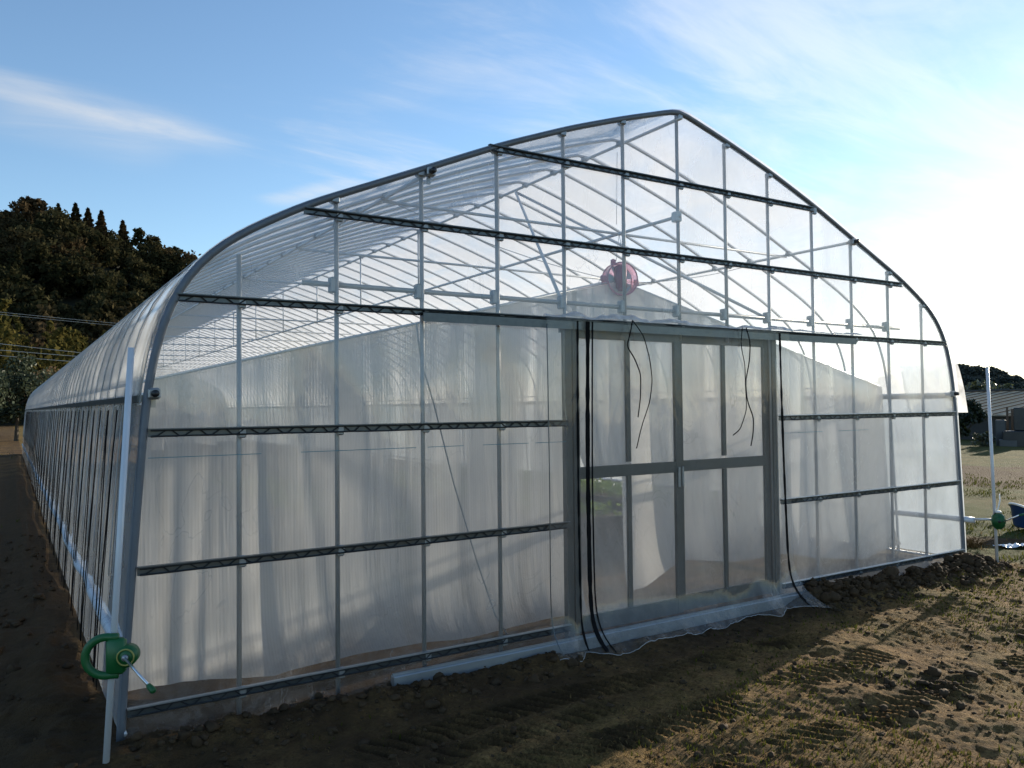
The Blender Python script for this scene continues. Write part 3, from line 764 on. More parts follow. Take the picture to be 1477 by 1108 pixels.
# gathered roll along the top
xx = np.linspace(-1.22, 1.92, 330); P = np.zeros((6, len(xx), 3))
for k, x in enumerate(xx):
    w_ = vnoise(np.array(x*7.), np.array(0.), 5); w2 = float(vnoise(np.array(x*19.), np.array(3.), 6))
    amp = 1.0 if x < 1.05 else .45
    for e_ in range(6):
        an = e_/5*math.pi*1.1-.4
        rr = (.018+.014*float(w_)+.012*w2)*amp
        P[e_, k] = (x, -.085-rr*math.cos(an)*1.5, 2.052+.020*float(w_)*amp+rr*math.sin(an)+.004*w2)
MB().grid(P).build('gathered_top', M['gather'], dc, True)
def ribbon(pts, w_=.006):
    p = np.array(pts, float); s_ = np.linspace(0, len(p)-1, 40); i_ = np.arange(len(p))
    q = np.stack([np.interp(s_, i_, p[:, c]) for c in range(3)], -1)
    for _ in range(3): q[1:-1] = (q[:-2]+2*q[1:-1]+q[2:])/4
    return MB().tube(q, w_, 6, flat=.35).build('tie_strap', M['strap'], dc, True)
ribbon([(-.55, -.115, 2.05), (-.47, -.13, 1.95), (-.42, -.13, 1.80), (-.40, -.13, 1.66), (-.425, -.13, 1.52), (-.50, -.13, 1.36), (-.545, -.13, 1.22)])
ribbon([(-.55, -.115, 2.05), (-.585, -.13, 1.96), (-.615, -.13, 1.88), (-.55, -.13, 1.80), (-.50, -.13, 1.70), (-.50, -.125, 1.55), (-.52, -.12, 1.42)], .005)
ribbon([(.52, -.115, 2.05), (.545, -.13, 1.94), (.53, -.13, 1.80), (.485, -.13, 1.66), (.50, -.13, 1.52), (.565, -.13, 1.40), (.555, -.13, 1.28), (.53, -.13, 1.20)])
ribbon([(.48, -.115, 2.05), (.45, -.125, 1.92), (.49, -.125, 1.78), (.49, -.125, 1.62), (.50, -.125, 1.46), (.43, -.125, 1.32), (.36, -.12, 1.28)], .0045)

# inner curtain hung at the first arch: left and right cloths with a gap, straight sloping top
def ctop(x): return 2.45-(2.45-1.655)*abs(x)/3.33
def cloth(xa, xb, zbot, seed, name, label, folds):
    o_ = thing(name, label, 'curtain', ((xa+xb)/2, .66, 0))
    nx = int((xb-xa)/.022); xx = np.linspace(xa, xb, nx); tt = np.linspace(0, 1, 70)
    G = np.zeros((nx, len(tt), 3))
    for a_, x in enumerate(xx):
        zt = ctop(x); zb = zbot(x)
        z = zb+(zt-zb)*tt
        y = .66+0*z
        for (fx, wd, amp, sl) in folds:
            y = y-amp*np.exp(-((x-fx-sl*(zt-z))/(wd*(.5+.5*(zt-z)/1.8)))**2)*(.25+.75*(zt-z)/1.8)
        y = y+.018*vnoise(np.full_like(z, x*2.3), z*.7, seed)
        # the bottom edge bellies and lies in soft heaps
        lowm = np.exp(-np.maximum(z-zb, 0)/.16)
        y = y-lowm*(.06+.22*float(vnoise(np.array(x*1.9), np.array(0.), seed+3)+.3))
        G[a_, :, 0] = x*(1+.030*np.clip(1-z/1.65, 0, 1)*min(1, max(0, (abs(x)-2)/1.2))); G[a_, :, 1] = y; G[a_, :, 2] = z
    MB().grid(G).build('cloth', M['mesh'], o_, True)
    return o_
cl_ = cloth(-3.34, -.42, lambda x: .025+.02*math.sin(x*2.1)+.015*math.sin(x*5.3), 3, 'inner_curtain', 'white fine mesh curtain hung inside the greenhouse front left of the door', [(-3.18, .05, .022, .02), (-2.98, .04, .016, -.03), (-2.76, .045, .030, .05), (-2.55, .06, .014, .12), (-2.3, .22, .02, .15), (-1.35, .2, .02, -.1)])
def zb2(x):
    return .09+.16*sstepf(.12, .35, x)*sstepf(2.2, 1.4, x)+.03*math.sin(x*4)
def sstepf(a, b, x):
    q = min(1, max(0, (x-a)/(b-a))); return q*q*(3-2*q)
cr_ = cloth(0.0, 3.34, zb2, 9, 'inner_curtain', 'white fine mesh curtain hung inside the greenhouse front right of the door', [(.22, .12, .10, .05), (1.75, .1, .08, .03), (2.1, .08, .09, -.04), (2.5, .1, .05, .1)])
# short upper piece closing the gap over the passage
def zb3(x): return 1.02+.02*math.sin(x*20)
cu_ = cloth(-.46, .04, zb3, 12, 'inner_curtain', 'white fine mesh curtain rolled up over the passage behind the left door leaf', [(-.3, .04, .05, 0), (-.12, .04, .05, 0)])
# its pipes
for a_, b_ in (((-3.33, .68, 1.66), (0, .68, 2.46)), ((0, .68, 2.46), (3.33, .68, 1.66))):
    MB().tube([a_, b_], .009, 7).build('curtain_pipe', M['galv'], gh, True)
MB().tube([(0, .68, 2.47), (0, GL-.3, 2.47)], .009, 7).build('curtain_pipe', M['galv'], gh, True)
for x in (-3.33, 3.33): MB().tube([(x, .68, 1.66), (x, GL-.3, 1.66)], .009, 7).build('curtain_pipe', M['galv'], gh, True)
# thin cords under the ceiling
# ------------------------------------------------------------------ fan
FC = Vector((.0, .66, 2.465))
fan = thing('circulation_fan', 'small pink and dark red fan hung from the centre pipe under the roof', 'fan', FC)
rotF = Matrix.Rotation(R(-14), 4, 'Z')
def rp(p): return np.array(FC)+np.array(rotF @ Vector(p))
def ringtube(r, y, th, nm, mat, seg=36):
    a = np.linspace(0, 2*math.pi, seg+1); b = MB()
    b.tube([rp((r*math.cos(k), y, r*math.sin(k))) for k in a], th, 7, cap=False); return b.build(nm, M[mat], fan, True)
a = np.linspace(0, 2*math.pi, 41)
P = np.array([[rp((.125*math.cos(k), y, .125*math.sin(k))) for k in a] for y in (-.05, -.02, .02, .05)])
MB().grid(P).build('shroud', M['pink'], fan, True)
ringtube(.126, -.05, .006, 'rim', 'pinkhard'); ringtube(.126, .05, .006, 'rim', 'pinkhard')
# tinted half cover on the upper two thirds
P = []
for r_ in np.linspace(.0, .12, 8):
    P.append([rp((r_*math.cos(k), .045, r_*math.sin(k))) for k in np.linspace(-.55, math.pi+.55, 30)])
MB().grid(np.array(P)).build('cover', M['pink'], fan, True)
MB().box(rp((0, -.01, .012)), (.085, .075, .205), rotF, .022).build('motor', M['magenta'], fan, True)
b = MB()
for k in range(5):
    an = k*2*math.pi/5+.5; 
    p = []
    for r_ in np.linspace(.025, .112, 6):
        p.append([rp((r_*math.cos(an+s_), .02+.02*s_, r_*math.sin(an+s_))) for s_ in np.linspace(-.38, .38, 5)])
    b.grid(np.array(p))
b.build('blade', M['blade'], fan, True)
for an in (R(178), R(-8), R(112)):
    MB().box(rp((.142*math.cos(an), 0, .142*math.sin(an))), (.035, .03, .05), rotF, .008).build('bracket', M['pinkhard'], fan)
for (p, q) in (((-.03, 0, .14), (.005, .01, .355)), ((.04, 0, .125), (.005, .01, .355)), ((-.15, 0, .02), (-.18, .0, -.03))):
    MB().tube([rp(p), rp(q)], .0022, 5).build('hanger', M['cord'], fan, True)
def sagline(a_, b_, sag, n=24):
    s_ = np.linspace(0, 1, n)[:, None]; p = np.array(a_)*(1-s_)+np.array(b_)*s_; p[:, 2] -= sag*4*(s_*(1-s_))[:, 0]; return p
MB().tube(sagline((-1.95, .66, 2.84), tuple(rp((-.145, 0, .01))), .05), .0028, 5).build('cord', M['cord'], fan, True)
MB().tube(sagline(tuple(rp((.145, 0, -.02))), (1.95, 1.07, 2.81), .03), .0030, 5).build('cord', M['cord'], fan, True)
MB().tube(sagline((0.0, .69, 2.9), (0.0, .67, 3.46), .0), .0022, 5).build('hanger', M['cord'], fan, True)

# ------------------------------------------------------------------ hand winders
def winder(base, top, zc, greenmat, label, face, ring):
    bx, by = base
    w_ = thing('film_winder', label, 'crank winder', (bx, by, gz(bx, by)))
    dx = (top[0]-bx)/top[2]
    g = gz(bx, by)
    MB().tube([(bx-dx*.1, by, -.1), (top[0], by, top[2])], .0135, 12).build('guide_pole', M['whitepipe'], w_, True)
    c = Vector((bx+dx*zc, by-.028, zc))
    F = Matrix.Rotation(face, 4, 'Z')
    def q(p): return np.array(c)+np.array(F @ Vector(p))
    if ring:
        # D-shaped body: loop handle at the left, gear case at the right
        b = MB(); a_ = np.linspace(R(78), R(282), 26)
        loop = [(.02, 0, .078)]+[(-.028+.083*math.cos(k)*1.0, 0, .080*math.sin(k)) for k in a_]+[(.02, 0, -.078)]
        b.tube([q(p) for p in loop], .0145, 9, flat=1.2)
        b.box(q((.012, 0, 0)), (.075, .046, .150), F, .012)
        b.tube([q((.056, -.030, .0)), q((.056, .028, .0))], .044, 20)
        b.build('gear_case', M[greenmat], w_, True)
        MB().tube([q((.056+.033*math.cos(k), -.032, .033*math.sin(k))) for k in np.linspace(0, 2*math.pi, 25)], .0035, 6, cap=False).build('face_ring', M['brass'], w_, True)
        MB().tube([q((.056, -.046, 0)), q((.056, -.028, 0))], .013, 10).build('hub', M['clamp'], w_, True)
        ca, cb_ = q((.058, -.046, .0)), q((.187, -.18, -.078))
    else:
        b = MB(); b.box(q((0, 0, 0)), (.10, .07, .15), F, .03); b.tube([q((0, -.05, 0)), q((0, .04, 0))], .052, 18)
        b.build('gear_case', M[greenmat], w_, True)
        MB().box(q((0, -.01, .083)), (.05, .05, .022), F, .008).build('cap', M['white'], w_, True)
        MB().tube([q((0, -.062, 0)), q((0, -.048, 0))], .013, 10).build('hub', M['plug'], w_, True)
        ca, cb_ = q((.03, -.055, .0)), q((.14, -.13, .075))
    MB().tube([ca, cb_], .0062, 8).build('crank_rod', M['chrome'], w_, True)
    d = (np.array(cb_)-np.array(ca)); d /= np.linalg.norm(d)
    if ring: MB().tube([cb_-d*.006, cb_+d*.012, cb_+d*.035, cb_+d*.040], [.010, .0125, .0125, .008], 10).build('crank_knob', M[greenmat], w_, True)
    else: MB().tube([cb_, cb_+np.array([.16, -.03, .012])], .010, 9).build('crank_knob', M['dgreen'], w_, True)
    return w_, c
winder((-3.612, -.25), (-3.52, -.25, 1.77), .462, 'green', 'pale leaning pole with a bright green hand crank beside the left wall', R(-22), True)
w2, c2 = winder((3.62, -.25), (3.538, -.25, 1.81), .42, 'dgreen', 'pale thin pole with a dark green hand crank beyond the right corner', R(-55), False)
# short drive bar from the wall pipe to the right gear case
MB().tube([(3.535, -.1, .42), (3.60, -.24, .43)], .011, 8).build('drive_bar', M['galv'], w2, True)
o = MB().tube([(3.67, -.26, .66), (3.655, -.27, .60), (3.60, -.28, .53), (3.56, -.28, .51)], [.006, .010, .009, .003], 7, flat=.4).build('white_clip', M['white'], w2, True)
TX, TY = 6.24, .64
tl = thing('blue_tub', 'dark blue tub with a white rim standing in the grass at the right edge', 'tub', (TX, TY, gz(TX, TY)))
rotT = Matrix.Rotation(R(-28), 4, 'Z') @ Matrix.Rotation(R(9), 4, 'Y')
tc = np.array((TX, TY, gz(TX, TY)+.005))
def tubp(p): return tc+np.array(rotT @ Vector(p))
P = []
for r_, z in ((.01, 0), (.20, .0), (.225, .02), (.285, .23), (.295, .235), (.275, .23), (.215, .03), (.01, .015)):
    P.append([tubp((r_*math.cos(k), r_*.8*math.sin(k), z+.03*math.cos(2*k)*(z > .1))) for k in np.linspace(0, 2*math.pi, 41)])
MB().grid(np.array(P)).build('body', M['blue'], tl, True)
MB().tube([tubp((.293*math.cos(k), .293*.8*math.sin(k), .237+.03*math.cos(2*k))) for k in np.linspace(0, 2*math.pi, 41)], .013, 8, cap=False).build('rim', M['white'], tl, True)
# crumpled pale scrap and dry tuft on the grass
sxp, syp = 4.95, .23
P = np.zeros((26, 12, 3))
for a_, x in enumerate(np.linspace(-.2, .25, 26)):
    for b_, y in enumerate(np.linspace(-.07, .07, 12)):
        P[a_, b_] = (sxp+x, syp+y-.3*x, gz(sxp, syp)+.02+.05*abs(float(fbm(np.array(x*6), np.array(y*14), 1.7, 3, 9))))
tag(MB().grid(P).build('plastic_scrap', M['rolled'], None, False, (sxp, syp, gz(sxp, syp))), 'crumpled pale blue plastic scrap on dry grass at the right edge', 'plastic scrap')
b = MB(); tx, ty = 4.62, .5; g0 = gz(tx, ty)
for k in range(120):
    an = rng.uniform(0, 6.28); l_ = rng.uniform(.10, .24); ln = rng.uniform(.3, 1.2)
    p = np.array([tx+rng.normal(0, .05), ty+rng.normal(0, .05), g0-.01])
    e = p+np.array([math.cos(an)*ln*l_, math.sin(an)*ln*l_, l_*rng.uniform(.25, .7)]); mid = (p+e)/2+np.array([0, 0, .035])
    b.tube([p, mid, e], [.0028, .0022, .0008], 4)
tag(b.build('dry_grass_tuft', M['grassdry'], None, False, (tx, ty, g0)), 'tuft of bleached straw lying in front of the right hand pole', 'grass tuft')

# ------------------------------------------------------------------ raised beds inside
def bed(x0, x1, y0, y1, label):
    o_ = thing('raised_bed', label, 'raised bed', ((x0+x1)/2, (y0+y1)/2, 0), 'raised beds inside the greenhouse')
    b = MB(); cx_, cy_ = (x0+x1)/2, (y0+y1)/2
    b.box((cx_, y0, .20), (x1-x0, .03, .46), None, .006); b.box((cx_, y1, .20), (x1-x0, .03, .46), None, .006)
    b.box((x0, cy_, .20), (.03, y1-y0-.031, .45)); b.box((x1, cy_, .20), (.03, y1-y0-.031, .45)); b.build('skirt', M['bedside'], o_)
    MB().box((cx_, cy_, .39), (x1-x0-.04, y1-y0-.04, .04)).build('soil', M['clod'], o_)
    n = int((x1-x0)*(min(y1, y0+6)-y0)*420)
    px_ = rng.uniform(x0+.03, x1-.03, n); py_ = rng.uniform(y0+.02, min(y1, y0+6), n)
    V, Q = leafquads(np.stack([px_, py_, .42+rng.random(n)*.10], -1), .035, rng)
    me_ = fast_mesh('seedlings', V-np.array(WL[o_.name]), Q, [M['seedling']]); oo = link_mesh('seedlings', me_, o_); oo['kind'] = 'stuff'
def leafquads(C, size, rg, flat=0.0):
    n = len(C); u = rg.normal(size=(n, 3)); 
    if flat: u[:, 2] *= (1-flat)
    u /= np.linalg.norm(u, axis=1)[:, None]+1e-9
    v = rg.normal(size=(n, 3)); v -= u*np.sum(u*v, 1)[:, None]; v /= np.linalg.norm(v, axis=1)[:, None]+1e-9
    s_ = (size*rg.uniform(.55, 1.35, n))[:, None] if np.isscalar(size) else size[:, None]
    V = np.stack([C-u*s_, C+v*s_*.55, C+u*s_, C-v*s_*.55], 1).reshape(-1, 3)
    return V, np.arange(4*n).reshape(n, 4)
bed(.35, 1.25, 2.0, 24, 'black sided raised bed of bright green seedlings straight behind the door gap')
bed(-1.55, -.65, 2.0, 24, 'black sided raised bed of seedlings left of the passage behind the mesh curtain')
bed(2.0, 2.9, 2.0, 24, 'black sided raised bed of seedlings along the right inner wall')

# ------------------------------------------------------------------ trees
def crown_pts(rg, n, kind, h, r):
    """leaf centres for a crown of height h, radius r, base at z=0"""
    if kind == 'cone':
        z = rg.power(1.6, n); z = 1-z                                   # more leaves low
        z = rg.random(n)**1.25
        tier = .78+.22*np.cos(z*h*2*math.pi/ (h/9))
        rad = r*(1-z)**.85*tier*np.sqrt(rg.uniform(.25, 1, n)); a_ = rg.uniform(0, 6.28, n)
        lob = 1+.22*np.sin(a_*3+z*9)
        return np.stack([rad*lob*np.cos(a_), rad*lob*np.sin(a_), h*(.08+.92*z)-.12*rad], -1)
    nc = 22 if kind == 'round' else 34
    c = []
    while len(c) < nc:
        p = rg.uniform(-1, 1, 3)
        if .25 < np.linalg.norm(p) < 1: c.append(p)
    c = np.array(c)*[r*.78, r*.78, h*.40]+[0, 0, h*.56]
    k = rg.integers(0, nc, n); s_ = rg.uniform(.55, 1.1, nc)*r*.36
    d = rg.normal(size=(n, 3)); d /= np.linalg.norm(d, axis=1)[:, None]; d *= (rg.random(n)**.45)[:, None]
    return c[k]+d*s_[k][:, None]*[1, 1, .8]
def make_tree(name, kind, h, r, n, leaf, mat, trunk=.12, seed=0, label=None, cat='tree', loc=(0, 0, 0), group=None, th=.3):
    rg = np.random.default_rng(seed)
    t_ = thing(name, label, cat, loc, group)
    V, Q = leafquads(crown_pts(rg, n, kind, h, r), leaf, rg)
    link_mesh('crown', fast_mesh('crown', V, Q, [M[mat]]), t_)
    b = MB(); z = np.linspace(-.3, h*(.9 if kind == 'cone' else .62), 7)
    path = np.stack([.04*h*np.sin(z*1.1/h*3)*.3, .03*h*np.cos(z*1.3/h*3)*.3, z], -1)
    b.tube(path, np.linspace(trunk, trunk*.25, 7), 7)
    if kind != 'cone':
        for k in range(6):
            a_ = k*1.05+rg.random(); z0 = h*rg.uniform(.22, .5)
            p0 = np.array([0, 0, z0]); p1 = p0+np.array([math.cos(a_)*r*.35, math.sin(a_)*r*.35, h*.12]); p2 = p0+np.array([math.cos(a_)*r*.68, math.sin(a_)*r*.68, h*.27])
            b.tube([p0, p1, p2], [trunk*.5, trunk*.32, trunk*.12], 5)
    v_ = b
    me_ = bpy.data.meshes.new('trunk'); me_.from_pydata(np.concatenate(b.v).tolist(), [], b.f); me_.materials.append(M['bark'])
    o_ = bpy.data.objects.new('trunk', me_); col.objects.link(o_); o_.parent = t_
    return t_
def copy_tree(src, loc, rz, sc_, label=None, group=None):
    c = src.copy(); col.objects.link(c); c.location = loc; c.rotation_euler = (0, 0, rz); c.scale = (sc_,)*3
    if label: c['label'] = label
    if group: c['group'] = group
    for ch in src.children:
        d = ch.copy(); col.objects.link(d); d.parent = c
    return c

# wooded hill on the left
def hillH(x):
    return np.interp(x, [-220, -120, -60, -20, -8, -2, 4, 9, 14, 20, 26, 32, 45, 70, 110, 150], [20, 30, 36, 37, 36, 38, 38.5, 37.5, 34.5, 33.5, 31, 28, 21, 10, 2, 0])
def hillz(x, y):
    s_ = sstep(98, 182, y)
    back = sstep(330, 210, y)
    return hillH(x)*s_**.9*back*.92+(2.5*fbm(x, y, .03, 3, 2))*s_*back-.6
xs_ = np.linspace(-220, 150, 110); ys_ = np.linspace(92, 340, 70)
XX, YY = np.meshgrid(xs_, ys_, indexing='ij'); ZZ = hillz(XX, YY)
i = np.arange(XX.size).reshape(XX.shape); Q = np.stack([i[:-1, :-1], i[1:, :-1], i[1:, 1:], i[:-1, 1:]], -1).reshape(-1, 4)
tag(link_mesh('hill', fast_mesh('hill', np.stack([XX, YY, ZZ], -1).reshape(-1, 3), Q, [M['hill']], smooth=True)), 'wooded hill rising behind the left end of the greenhouse', kind='structure')
protoL = []
for k in range(5):
    rg = np.random.default_rng(40+k); kind = 'cone' if k == 1 else ('loose' if k == 3 else 'round')
    h = 9.5 if kind == 'cone' else 8.0; r = 2.0 if kind == 'cone' else 3.5
    protoL.append(leafquads(crown_pts(rg, 1100, kind, h, r), .36, rg))
V = []; Q = []; n_ = 0; rg = np.random.default_rng(3)
cnt = 0
while cnt < 820:
    x = rg.uniform(-22, 52) if cnt < 660 else rg.uniform(-90, -20); y = rg.uniform(103, 192)
    k = (0, 2, 3, 4)[rg.integers(0, 4)] if (rg.random() > .05 or x > 14) else 1; v, q = protoL[k]
    a_ = rg.uniform(0, 6.28); s_ = rg.uniform(.75, 1.2)
    c_, n2_ = math.cos(a_), math.sin(a_)
    s_ *= (.62 if y > 166 and x > -14 else 1)
    v2 = np.stack([v[:, 0]*c_-v[:, 1]*n2_, v[:, 0]*n2_+v[:, 1]*c_, v[:, 2]], -1)*s_+np.array([x, y, float(hillz(np.array(x), np.array(y)))-.8])
    V.append(v2); Q.append(q+n_); n_ += len(v); cnt += 1
tag(link_mesh('hillside_wood', fast_mesh('hillside_wood', np.concatenate(V), np.concatenate(Q), [M['leaf_dark']])), 'dark mixed wood covering the hillside behind the greenhouse', kind='stuff')
# single trees that break the skyline
def D2(az, dist): return CAM.x+dist*math.sin(R(az)), CAM.y+dist*math.cos(R(az))
ced = None
for u_az, el, hh, lab in ((3.55, 12.95, 7.5, 'round topped cedar, tallest on the left skyline of the hill'), (4.25, 12.72, 8.5, 'first of two narrow cedars side by side on the hill skyline'), (5.0, 12.62, 8.5, 'second narrow cedar of the skyline pair, nearer the dip'), (6.25, 12.15, 9.0, 'lone pointed cedar on the skyline right of the dip'), (2.6, 12.8, 7.0, 'broad cedar just left of the skyline pair')):
    x, y = D2(u_az, 187); zt = CAM.z+187*math.tan(R(el)); zb = float(hillz(np.array(x), np.array(y)))-.4
    s_ = max(.5, (zt-zb)/9.5)
    if ced is None:
        ced = make_tree('cedar', 'cone', 9.5, 2.9, 2000, .34, 'leaf_cedar', .22, 60, lab, 'tree', (x, y, zb), 'cedars on the hill skyline'); ced.scale = (s_,)*3
    else: copy_tree(ced, (x, y, zb), u_az*3, s_, lab)
brd = None
for u_az, el, lab in ((.9, 13.05, 'dark rounded tree on the highest bump of the skyline'), (1.55, 13.0, 'dark rounded tree beside the highest bump of the skyline'), (-.2, 12.1, 'low dark tree at the left end of the skyline'), (7.2, 11.75, 'rounded tree on the skyline where it starts to fall'), (8.2, 11.3, 'rounded tree halfway down the falling skyline'), (9.3, 10.75, 'rounded tree low on the falling skyline'), (10.4, 10.2, 'rounded tree on the skyline right above the greenhouse roof')):
    x, y = D2(u_az, 186); zt = CAM.z+186*math.tan(R(el)); zb = float(hillz(np.array(x), np.array(y)))-.4
    s_ = max(.5, (zt-zb)/8.0)
    if brd is None:
        brd = make_tree('broadleaf_tree', 'round', 8, 3.4, 1700, .34, 'leaf_dark', .25, 70, lab, 'tree', (x, y, zb), 'broadleaf trees on the hill skyline'); brd.scale = (s_,)*3
    else: copy_tree(brd, (x, y, zb), u_az*2, s_, lab)
# bamboo at the hill foot
rg = np.random.default_rng(5); C = []
for k in range(150):
    x = rg.uniform(-62, 5.0); y = rg.uniform(86, 102); h = rg.uniform(9.5, 13.5)*(1 if x < 1 else .93)
    if -2 < x < 1.5: h *= .97
    n = 240; s_ = rg.random(n)**.8
    bend = 1.8*s_**3; a_ = rg.uniform(0, 6.28); rad = (.35+1.1*np.sin(np.clip(s_*1.12, 0, 1)*math.pi)**.8)*rg.random(n)**.5; b_ = rg.uniform(0, 6.28, n)
    C.append(np.stack([x+bend*math.cos(a_)+rad*np.cos(b_), y+bend*math.sin(a_)+rad*np.sin(b_), h*(.12+.88*s_)-.25*bend], -1))
V, Q = leafquads(np.concatenate(C), .30, rg)
tag(link_mesh('bamboo_grove', fast_mesh('bamboo_grove', V, Q, [M['leaf_bamboo']])), 'yellow green bamboo grove at the foot of the hill', kind='stuff')
# trees beyond the far left corner of the greenhouse
make_tree('broadleaf_tree', 'loose', 5.9, 2.3, 5200, .10, 'leaf_grey', .16, 81, 'tall grey green tree at the left edge beyond the greenhouse end', 'tree', (-5.9, 41.5, 0))
make_tree('broadleaf_tree', 'loose', 4.3, 1.8, 4200, .10, 'leaf_grey', .12, 82, 'middle grey green tree just left of the greenhouse far corner', 'tree', (-3.6, 44, 0))
make_tree('broadleaf_tree', 'loose', 3.6, 2.0, 3600, .10, 'leaf_dark', .12, 83, 'low dark tree behind the greenhouse far corner', 'tree', (-1.6, 45.5, 0))
make_tree('dry_shrub', 'loose', 4.6, 2.2, 3200, .11, 'leaf_dry', .08, 84, 'rusty tan dry shrub beside the grey green trees', 'shrub', (-1.2, 55, 0))
make_tree('broadleaf_tree', 'loose', 5.2, 3.0, 3600, .14, 'leaf_dark', .16, 85, 'dark bushy tree behind the grey green ones beyond the far end', 'tree', (-6.5, 52, 0))
for k in range(9):      # the rest of the field edge, standing outside the picture on the left
    make_tree('broadleaf_tree', 'loose', 5+1.6*math.sin(k*2.1), 2.8, 1500, .2, 'leaf_dark', .16, 90+k, 'dark tree in the row along the left field edge', 'tree', (-34-2.5*math.sin(k*1.7), 6+k*5.2, 0), 'trees along the left field edge')

# power lines
pl = [(7.26, 6.70, -4.57, 1.09), (6.73, 6.34, -4.57, 1.09), (6.26, 5.85, -4.57, 1.09), (9.62, 9.41, .54, 4.36), (9.42, 9.20, .54, 4.36)]
for k, (za, zb, xa, xb) in enumerate(pl):
    sl_ = (zb-za)/(xb-xa)
    x0, x1 = -45, 55
    xx = np.linspace(x0, x1, 60); zz = za+sl_*(xx-xa)+.0009*(xx-xa)*(xx-xb)
    o_ = MB().tube(np.stack([xx, np.full(60, 75.9), zz], -1), .020 if k < 3 else .013, 5).build('power_line', M['powerline'], None, True, (0, 75.9, float(zz[30])))
    tag(o_, ['highest of the three bright wires crossing the bamboo', 'middle of the three bright wires crossing the bamboo', 'lowest of the three bright wires crossing the bamboo', 'upper of the two faint wires high before the dark wood', 'lower of the two faint wires high before the dark wood'][k], 'power line', 'power lines before the hill')

# ------------------------------------------------------------------ right background
xs_ = np.linspace(0, 1, 90); ys_ = np.linspace(0, 1, 24)
def rhz(az): return np.interp(az, [40, 50, 56, 60, 61.5, 62.5, 63.5, 64.3, 65.2, 67, 72, 80, 90], [.6, .9, 1.6, 2.35, 2.45, 2.35, 2.15, 1.75, 1.45, 1.3, 1.0, .8, .5])
V = []; 
AZ = np.linspace(38, 92, 130); DS = np.linspace(255, 420, 26)
P = np.zeros((len(AZ), len(DS), 3))
for a_, az in enumerate(AZ):
    for b_, d_ in enumerate(DS):
        zt = 300*math.tan(R(float(rhz(az))))+1.5-1.6; f_ = float(sstep(255, 300, np.array(d_))*sstep(420, 330, np.array(d_)))
        P[a_, b_] = (CAM.x+d_*math.sin(R(az)), CAM.y+d_*math.cos(R(az)), zt*f_-.3)
tag(MB().grid(P).build('far_hill', M['hill'], None, True), 'low wooded hill on the right horizon', kind='structure')
V = []; Q = []; n_ = 0; rg = np.random.default_rng(8)
far_pro = [leafquads(crown_pts(np.random.default_rng(140+k), 420, 'loose' if k % 2 else 'round', 7, 3.0), .8, np.random.default_rng(150+k)) for k in range(4)]
for k in range(900):
    az = rg.uniform(57, 69); d_ = rg.uniform(258, 304); zt = 300*math.tan(R(float(rhz(az))))+1.5-1.6
    z = zt*float(sstep(255, 300, np.array(d_)))-1.2; v, q = far_pro[rg.integers(0, 4)]
    V.append(v*rg.uniform(.22, .42)+np.array([CAM.x+d_*math.sin(R(az)), CAM.y+d_*math.cos(R(az)), z])); Q.append(q+n_); n_ += len(v)
tag(link_mesh('far_wood', fast_mesh('far_wood', np.concatenate(V), np.concatenate(Q), [M['leaf_far']])), 'blue green wood on the low hill at the right horizon', kind='stuff')
for k, (az, d_, h, r, lab) in enumerate(((60.6, 62, 2.9, 2.2, 'glittering broadleaf tree behind the shed, half hidden by the greenhouse corner'), (62.4, 64, 3.3, 2.0, 'glittering broadleaf tree behind the middle of the shed roof'), (63.7, 66, 2.9, 1.9, 'glittering broadleaf tree behind the right part of the shed roof'), (65.6, 70, 2.5, 2.4, 'dark tree beyond the shed at the right edge of the picture'), (58.9, 66, 2.9, 2.2, 'broadleaf tree seen through the right wall of the greenhouse'))):
    x, y = D2(az, d_)
    make_tree('broadleaf_tree', 'loose', h, r, 2600, .13, 'leaf_right', .1, 120+k, lab, 'tree', (x, y, -.1))
x, y = D2(61.5, 30.4)
make_tree('round_bush', 'round', 1.85, .86, 5200, .065, 'leaf_bush', .07, 131, 'dense dark round bush beside the right corner of the greenhouse', 'bush', (x, y, -.16))
x, y = D2(62.8, 31.0)
make_tree('small_bush', 'round', .55, .42, 900, .05, 'leaf_right', .02, 132, 'small sprawling bush at the foot of the dark round bush', 'bush', (x, y, -.08))
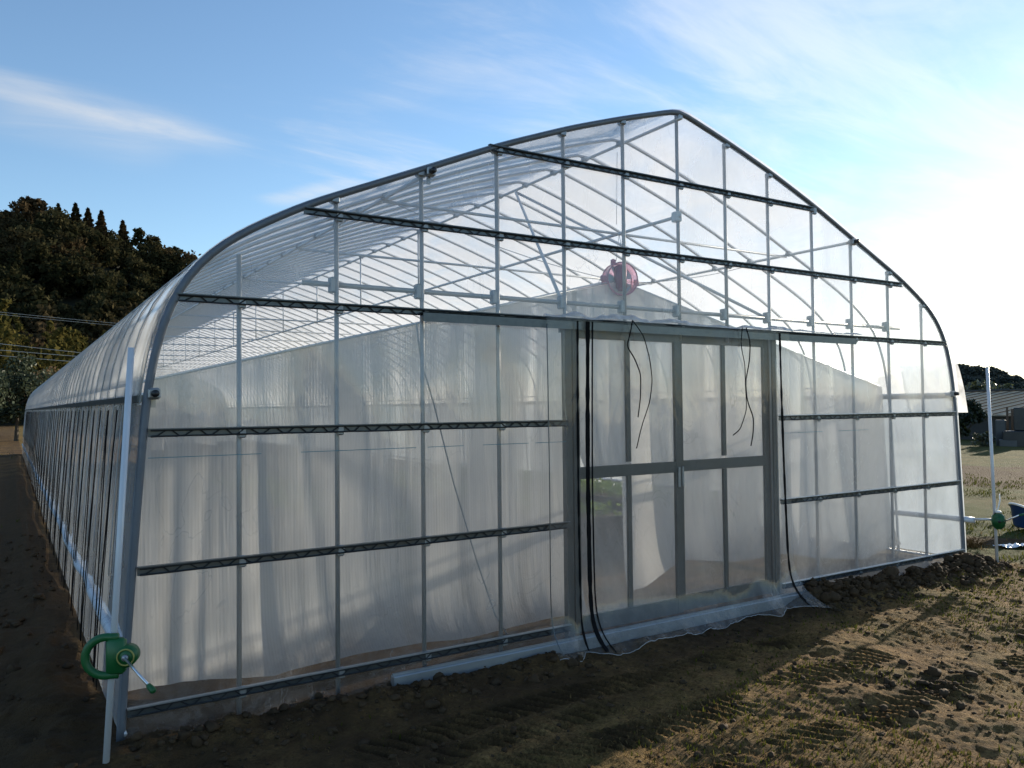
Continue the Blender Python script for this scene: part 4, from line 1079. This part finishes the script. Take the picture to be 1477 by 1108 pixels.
# shed with a pale ribbed roof
az = R(63.2); dv = np.array([math.sin(az), math.cos(az)]); rv = np.array([math.cos(az), -math.sin(az)])
C0 = np.array([CAM.x, CAM.y])
rc = C0+dv*44
down = -dv*.80-rv*.60; ridge = rv*.80-dv*.60
shed = thing('shed', 'low shed with a pale ribbed roof behind the bush on the right', 'shed', (rc[0], rc[1], 0))
def rpnt(s_, d_, z): q = rc+ridge*s_+down*d_; return (q[0], q[1], z)
s0, s1, dp, zr_, ze_ = -2.0, 9.0, 6.5, 1.98, 1.0
b = MB(); ns = 120; P = np.zeros((ns, 8, 3))
for a_, s_ in enumerate(np.linspace(s0, s1, ns)):
    for b_, d_ in enumerate(np.linspace(0, dp, 8)):
        P[a_, b_] = rpnt(s_, d_, zr_+(ze_-zr_)*d_/dp)
b.grid(P); P2 = P.copy(); P2[:, :, 2] -= .05; b.grid(P2[::-1])
b.build('roof', M['roofsheet'], shed)
for k, s_ in enumerate(np.arange(s0+.2, s1, .62)):
    MB().tube([rpnt(s_, .05, zr_+.03), rpnt(s_, dp, ze_+.03)], .022, 5).build('roof_batten', M['wood'], shed)
MB().tube([rpnt(s0-.1, 0, zr_+.05), rpnt(s1+.1, 0, zr_+.05)], .055, 6).build('ridge_cap', M['shedwall'], shed)
b = MB()
for (sa, da, sb, db) in ((s0+.2, dp-.3, s1-.2, dp-.3), (s0+.2, dp-.3, s0+.2, 0), (s1-.2, dp-.3, s1-.2, 0)):
    A = rpnt(sa, da, -.1); B = rpnt(sb, db, -.1)
    za = zr_+(ze_-zr_)*da/dp-.06; zb = zr_+(ze_-zr_)*db/dp-.06
    b.add([A, B, (B[0], B[1], zb), (A[0], A[1], za)], [(0, 1, 2, 3)])
b.build('wall', M['shedwall'], shed)
# stones and stakes before the shed
def stone(az, d_, w_, h, dep, mat, label, z0=-.1, name='stone_block', rz=0.0):
    x, y = D2(az, d_); rot = Matrix.Rotation(-R(az)+rz, 4, 'Z')
    tag(MB().box((x, y, z0+h/2), (w_, dep, h), rot, .03).build(name, M[mat], None, False, (x, y, z0)), label, 'stone')
stone(65.0, 31.6, 1.25, .62, .8, 'stone', 'long dark stone slab lying at the right edge before the shed')
stone(64.85, 31.8, .46, .78, .4, 'stone', 'upright dark stone block standing on the long slab', .52)
stone(63.75, 31.9, .30, .98, .25, 'stone2', 'slim grey upright stone left of the dark slab')
stone(64.15, 31.4, .55, .34, .4, 'stone2', 'low grey stone step between the slim stone and the slab')
for k, az_ in enumerate((64.1, 64.35, 64.55)):
    x, y = D2(az_, 32.6)
    tag(MB().tube([(x, y, -.1), (x+.02, y, 1.30-.05*k)], [.045, .035], 7).build('wooden_stake', M['wood'], None, True, (x, y, 0)), ['brown wooden stake nearest the slim grey stone', 'middle brown wooden stake behind the stones', 'brown wooden stake nearest the upright dark block'][k], 'stake', 'wooden stakes behind the stones')
